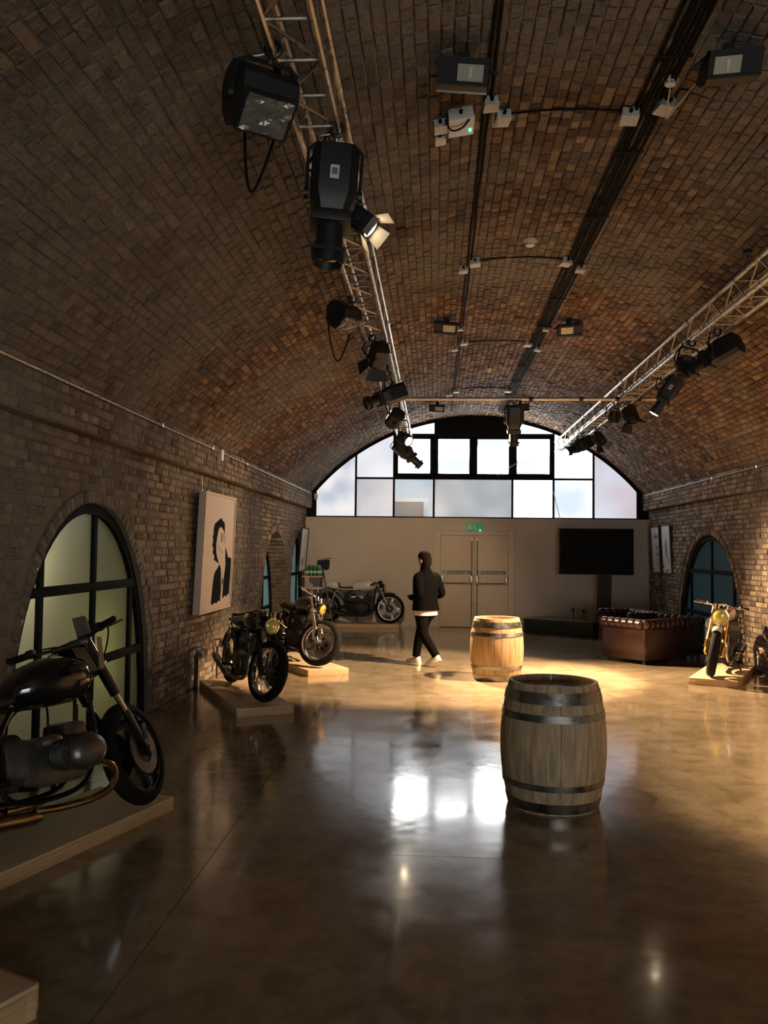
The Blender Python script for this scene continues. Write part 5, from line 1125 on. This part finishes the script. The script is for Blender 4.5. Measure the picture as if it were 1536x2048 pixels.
MB().lathe([(0, 1.08), (.04, 1.08), (.04, 1.16), (.02, 1.18), (.02, 1.24), (0, 1.24)], 14).obj('tripod_head', M_BLACKM, tp)
MB().loft([ring8(-.10, .07, .075), ring8(.06, .09, .10), ring8(.10, .10, .11)]).xf(frame((.8, -.5, -.1), (0, 0, 1), (0, 0, 1.36))).obj('lamp_house', M_LAMPB, tp); MB().box((.10, -.12, .10), (.20, .12, .106)).xf(frame((.8, -.5, .1), (0, 0, 1), (0, 0, 1.36))).obj('top_flap', M_LAMPB, tp)
MB().tube([(0, -.1, 1.36), (0, -.1, 1.24), (0, .1, 1.24), (0, .1, 1.36)], .008, 6).obj('yoke', M_LAMPB, tp)

# ------------------------------------------------------------------ the visitor
def skin(name, nodes, edges, m, parent, root, sub=2):
    me = bpy.data.meshes.new(name); keys = list(nodes); me.from_pydata([nodes[k][0] for k in keys], [(keys.index(a), keys.index(b)) for a, b in edges], [])
    o = link(name, me); md = o.modifiers.new('skin', 'SKIN'); md.use_smooth_shade = True; md.branch_smoothing = .4
    for k, sv in zip(keys, me.skin_vertices[0].data): sv.radius = nodes[k][1] if isinstance(nodes[k][1], tuple) else (nodes[k][1], nodes[k][1]); sv.use_root = (k == root)
    sb = o.modifiers.new('smooth', 'SUBSURF'); sb.levels = sub; sb.render_levels = sub
    dg = bpy.context.evaluated_depsgraph_get(); m2 = bpy.data.meshes.new_from_object(o.evaluated_get(dg)); m2.name = name
    bpy.data.objects.remove(o); m2.materials.clear(); m2.materials.append(m); m2.shade_smooth(); return link(name, m2, parent)
pr = thing('person', 'person in a black jacket, dark jeans and white trainers walking away, wearing a beanie', 'person', (-.14, 12.37, 0), math.atan2(.60, -.80))
M_SKIN = mat('skin', (.36, .20, .14), .55); M_JACK = mat('black_jacket', (.0012, .0012, .0015), .9, bump=.3, bscale=30, spec=.05); M_JEAN = mat('dark_jeans', (.003, .0027, .003), .9, bump=.2, bscale=120, spec=.05)
M_HAT = mat('beanie_knit', (.008, .004, .0035), .95, bump=.4, bscale=90, spec=.05); M_SHIRT = mat('grey_shirt', (.55, .50, .44), .8); M_SHOE = mat('white_trainer', (.70, .65, .58), .6); M_SOLE = mat('trainer_sole', (.62, .56, .48), .7)
bd = {'pel': ((0, 0, .86), (.10, .09)), 'spi': ((0, 0, 1.02), (.10, .09)), 'che': ((.0, 0, 1.20), (.11, .09)), 'nb': ((-.01, 0, 1.335), .06), 'nk': ((.0, 0, 1.40), .048), 'hb': ((.02, 0, 1.455), (.066, .072)), 'hm': ((.025, 0, 1.53), (.074, .088)), 'ht': ((.02, 0, 1.60), (.055, .065)),
      'sl': ((-.02, .15, 1.28), .035), 'el': ((-.10, .255, 1.04), .036), 'wl': ((.14, .155, .985), .030), 'hl': ((.185, .105, .985), (.020, .036)),
      'sr': ((-.02, -.15, 1.28), .035), 'er': ((-.10, -.255, 1.04), .036), 'wr': ((.14, -.155, .985), .030), 'hr': ((.185, -.105, .985), (.020, .036)),
      'pl': ((-.005, .085, .78), .07), 'kl': ((-.03, .08, .46), .05), 'al': ((-.27, .075, .15), .036), 'pr': ((.005, -.085, .78), .07), 'kr': ((.13, -.07, .455), .05), 'ar': ((.20, -.065, .095), .036)}
be = [('pel','spi'),('spi','che'),('che','nb'),('nb','nk'),('nk','hb'),('hb','hm'),('hm','ht'),('che','sl'),('sl','el'),('el','wl'),('wl','hl'),('che','sr'),('sr','er'),('er','wr'),('wr','hr'),('pel','pl'),('pl','kl'),('kl','al'),('pel','pr'),('pr','kr'),('kr','ar')]
for s, t in ((1, 'l'), (-1, 'r')):                      # five fingers per hand, gently curled
    hx, hy, hz = bd['h'+t][0]
    for k, (dz, ln) in enumerate(((.026, .060), (.010, .070), (-.006, .066), (-.022, .052))):
        bd[f'f{t}{k}a'] = ((hx+.040, hy - s*.006, hz+dz), .009); bd[f'f{t}{k}b'] = ((hx+.04+ln*.6, hy - s*.022, hz+dz), .008); bd[f'f{t}{k}c'] = ((hx+.04+ln*.75, hy - s*.045, hz+dz), .007)
        be += [('h'+t, f'f{t}{k}a'), (f'f{t}{k}a', f'f{t}{k}b'), (f'f{t}{k}b', f'f{t}{k}c')]
    bd[f't{t}a'] = ((hx+.01, hy - s*.035, hz+.030), .010); bd[f't{t}b'] = ((hx+.045, hy - s*.055, hz+.036), .008); be += [('h'+t, f't{t}a'), (f't{t}a', f't{t}b')]
body = skin('body', bd, be, M_SKIN, pr, 'pel', 2)
MB().loft([[Vector((.11+dx, sy*w, 1.50+dz)) for sy, dz in ((-1, -.006), (1, -.006), (.6, .012), (-.6, .012))] for dx, w in ((-.01, .016), (.018, .010))]).obj('nose', M_SKIN, pr)
for s in (-1, 1): MB().ball((.015, s*.083, 1.515), (.022, .010, .034), 10).obj('ear', M_SKIN, pr); MB().ball((.098, s*.032, 1.535), (.010, .014, .008), 8).obj('eye', M_INK, pr)
MB().ball((.102, 0, 1.462), (.008, .024, .006), 8).obj('mouth', mat('lips', (.30, .12, .10), .5), pr)
MB().loft([[Vector((.015 + (.098*k2)*math.cos(t) - .0, (.088*k2)*math.sin(t), z - (.02*math.cos(t)*-1 if z < 1.6 else 0))) for t in [2*PI*q/20 for q in range(20)]] for (z, k2) in ((1.545, 1.0), (1.56, 1.05), (1.60, 1.03), (1.635, .86), (1.66, .55), (1.668, .2))]).obj('beanie', M_HAT, pr, 60)
MB().loft([[Vector((-.012 + (.088*k2)*math.cos(t), (.084*k2)*math.sin(t), z)) for t in [2*PI*q/16 for q in range(16)]] for (z, k2) in ((1.43, .70), (1.47, .95), (1.52, 1.0), (1.57, .98))]).obj('hair', mat('dark_hair', (.006, .005, .004), .9, spec=.05), pr, 60)
def oring(z, rx, ry, n=24, cx=0, p=2.4):
    return [Vector((cx + rx*math.copysign(abs(math.cos(2*PI*k/n))**(2/p), math.cos(2*PI*k/n)), ry*math.copysign(abs(math.sin(2*PI*k/n))**(2/p), math.sin(2*PI*k/n)), z)) for k in range(n)]
jk = MB().loft([oring(.80, .165, .222, cx=-.015), oring(.815, .168, .222, cx=-.015), oring(.90, .155, .205, cx=-.01), oring(1.00, .148, .198), oring(1.12, .152, .212, cx=-.01), oring(1.22, .155, .222, cx=-.015), oring(1.29, .135, .212, cx=-.02), oring(1.335, .105, .160, cx=-.02), oring(1.365, .082, .105, cx=-.012), oring(1.39, .072, .075, cx=-.005), oring(1.43, .072, .072)])
for s in (1, -1):
    jk.tube(curve_pts([(-.02, s*.13, 1.285), (-.03, s*.195, 1.27), (-.065, s*.232, 1.17), (-.11, s*.262, 1.05), (-.07, s*.262, 1.01), (.04, s*.225, .985), (.15, s*.150, .985)], 4), [.07 + .018*math.sin(PI*min(1, q/12)) - .0013*q for q in range(25)], 14)
jk.obj('jacket', M_JACK, pr, 60)
MB().loft([oring(.86, .140, .185), oring(.76, .150, .195, cx=-.01), oring(.728, .148, .192, cx=-.01)]).obj('shirt_hem', M_SHIRT, pr, 60)
jn = MB().loft([oring(.90, .125, .165), oring(.80, .135, .178), oring(.70, .125, .170), oring(.66, .085, .135)])
jn.tube(curve_pts([(-.01, .085, .78), (-.015, .085, .65), (-.04, .08, .46), (-.15, .076, .31), (-.27, .072, .155)], 4), [.105, .104, .102, .099, .095, .091, .086, .081, .076, .073, .070, .068, .066, .064, .062, .060, .058], 16)
jn.tube(curve_pts([(.01, -.085, .78), (.06, -.082, .65), (.13, -.07, .46), (.175, -.067, .29), (.205, -.065, .105)], 4), [.105, .104, .102, .099, .095, .091, .086, .081, .076, .073, .070, .068, .066, .064, .062, .060, .058], 16)
jn.obj('jeans', M_JEAN, pr, 60)
def shoe(M, nm='trainer'):
    def rg(x, w, z0, z1): return [Vector((x, w*c, z0 + (z1-z0)*t)) for c, t in ((-.9, 0), (.9, 0), (1, .35), (.75, .8), (.35, 1), (-.35, 1), (-.75, .8), (-1, .35))]
    o = MB().loft([rg(-.085, .022, .02, .07), rg(-.07, .036, .012, .105), rg(-.02, .038, .012, .11), rg(.05, .041, .012, .08), rg(.12, .044, .012, .058), rg(.17, .034, .014, .045), rg(.188, .015, .018, .034)]).xf(M).obj(nm, M_SHOE, pr, 60)
    MB().loft([[Vector((x, w*c, z)) for c, z in ((-1, 0), (1, 0), (1, .022), (-1, .022))] for x, w in ((-.09, .025), (-.07, .04), (.05, .045), (.13, .047), (.175, .034), (.193, .014))]).xf(M).obj('sole', M_SOLE, o)
shoe(Matrix.Translation((.21, -.065, 0.0)) @ Matrix.Rotation(R(-4), 4, 'Z')); shoe(Matrix.Translation((-.265, .075, .072)) @ Matrix.Rotation(R(6), 4, 'Z') @ Matrix.Rotation(R(22), 4, 'Y'))
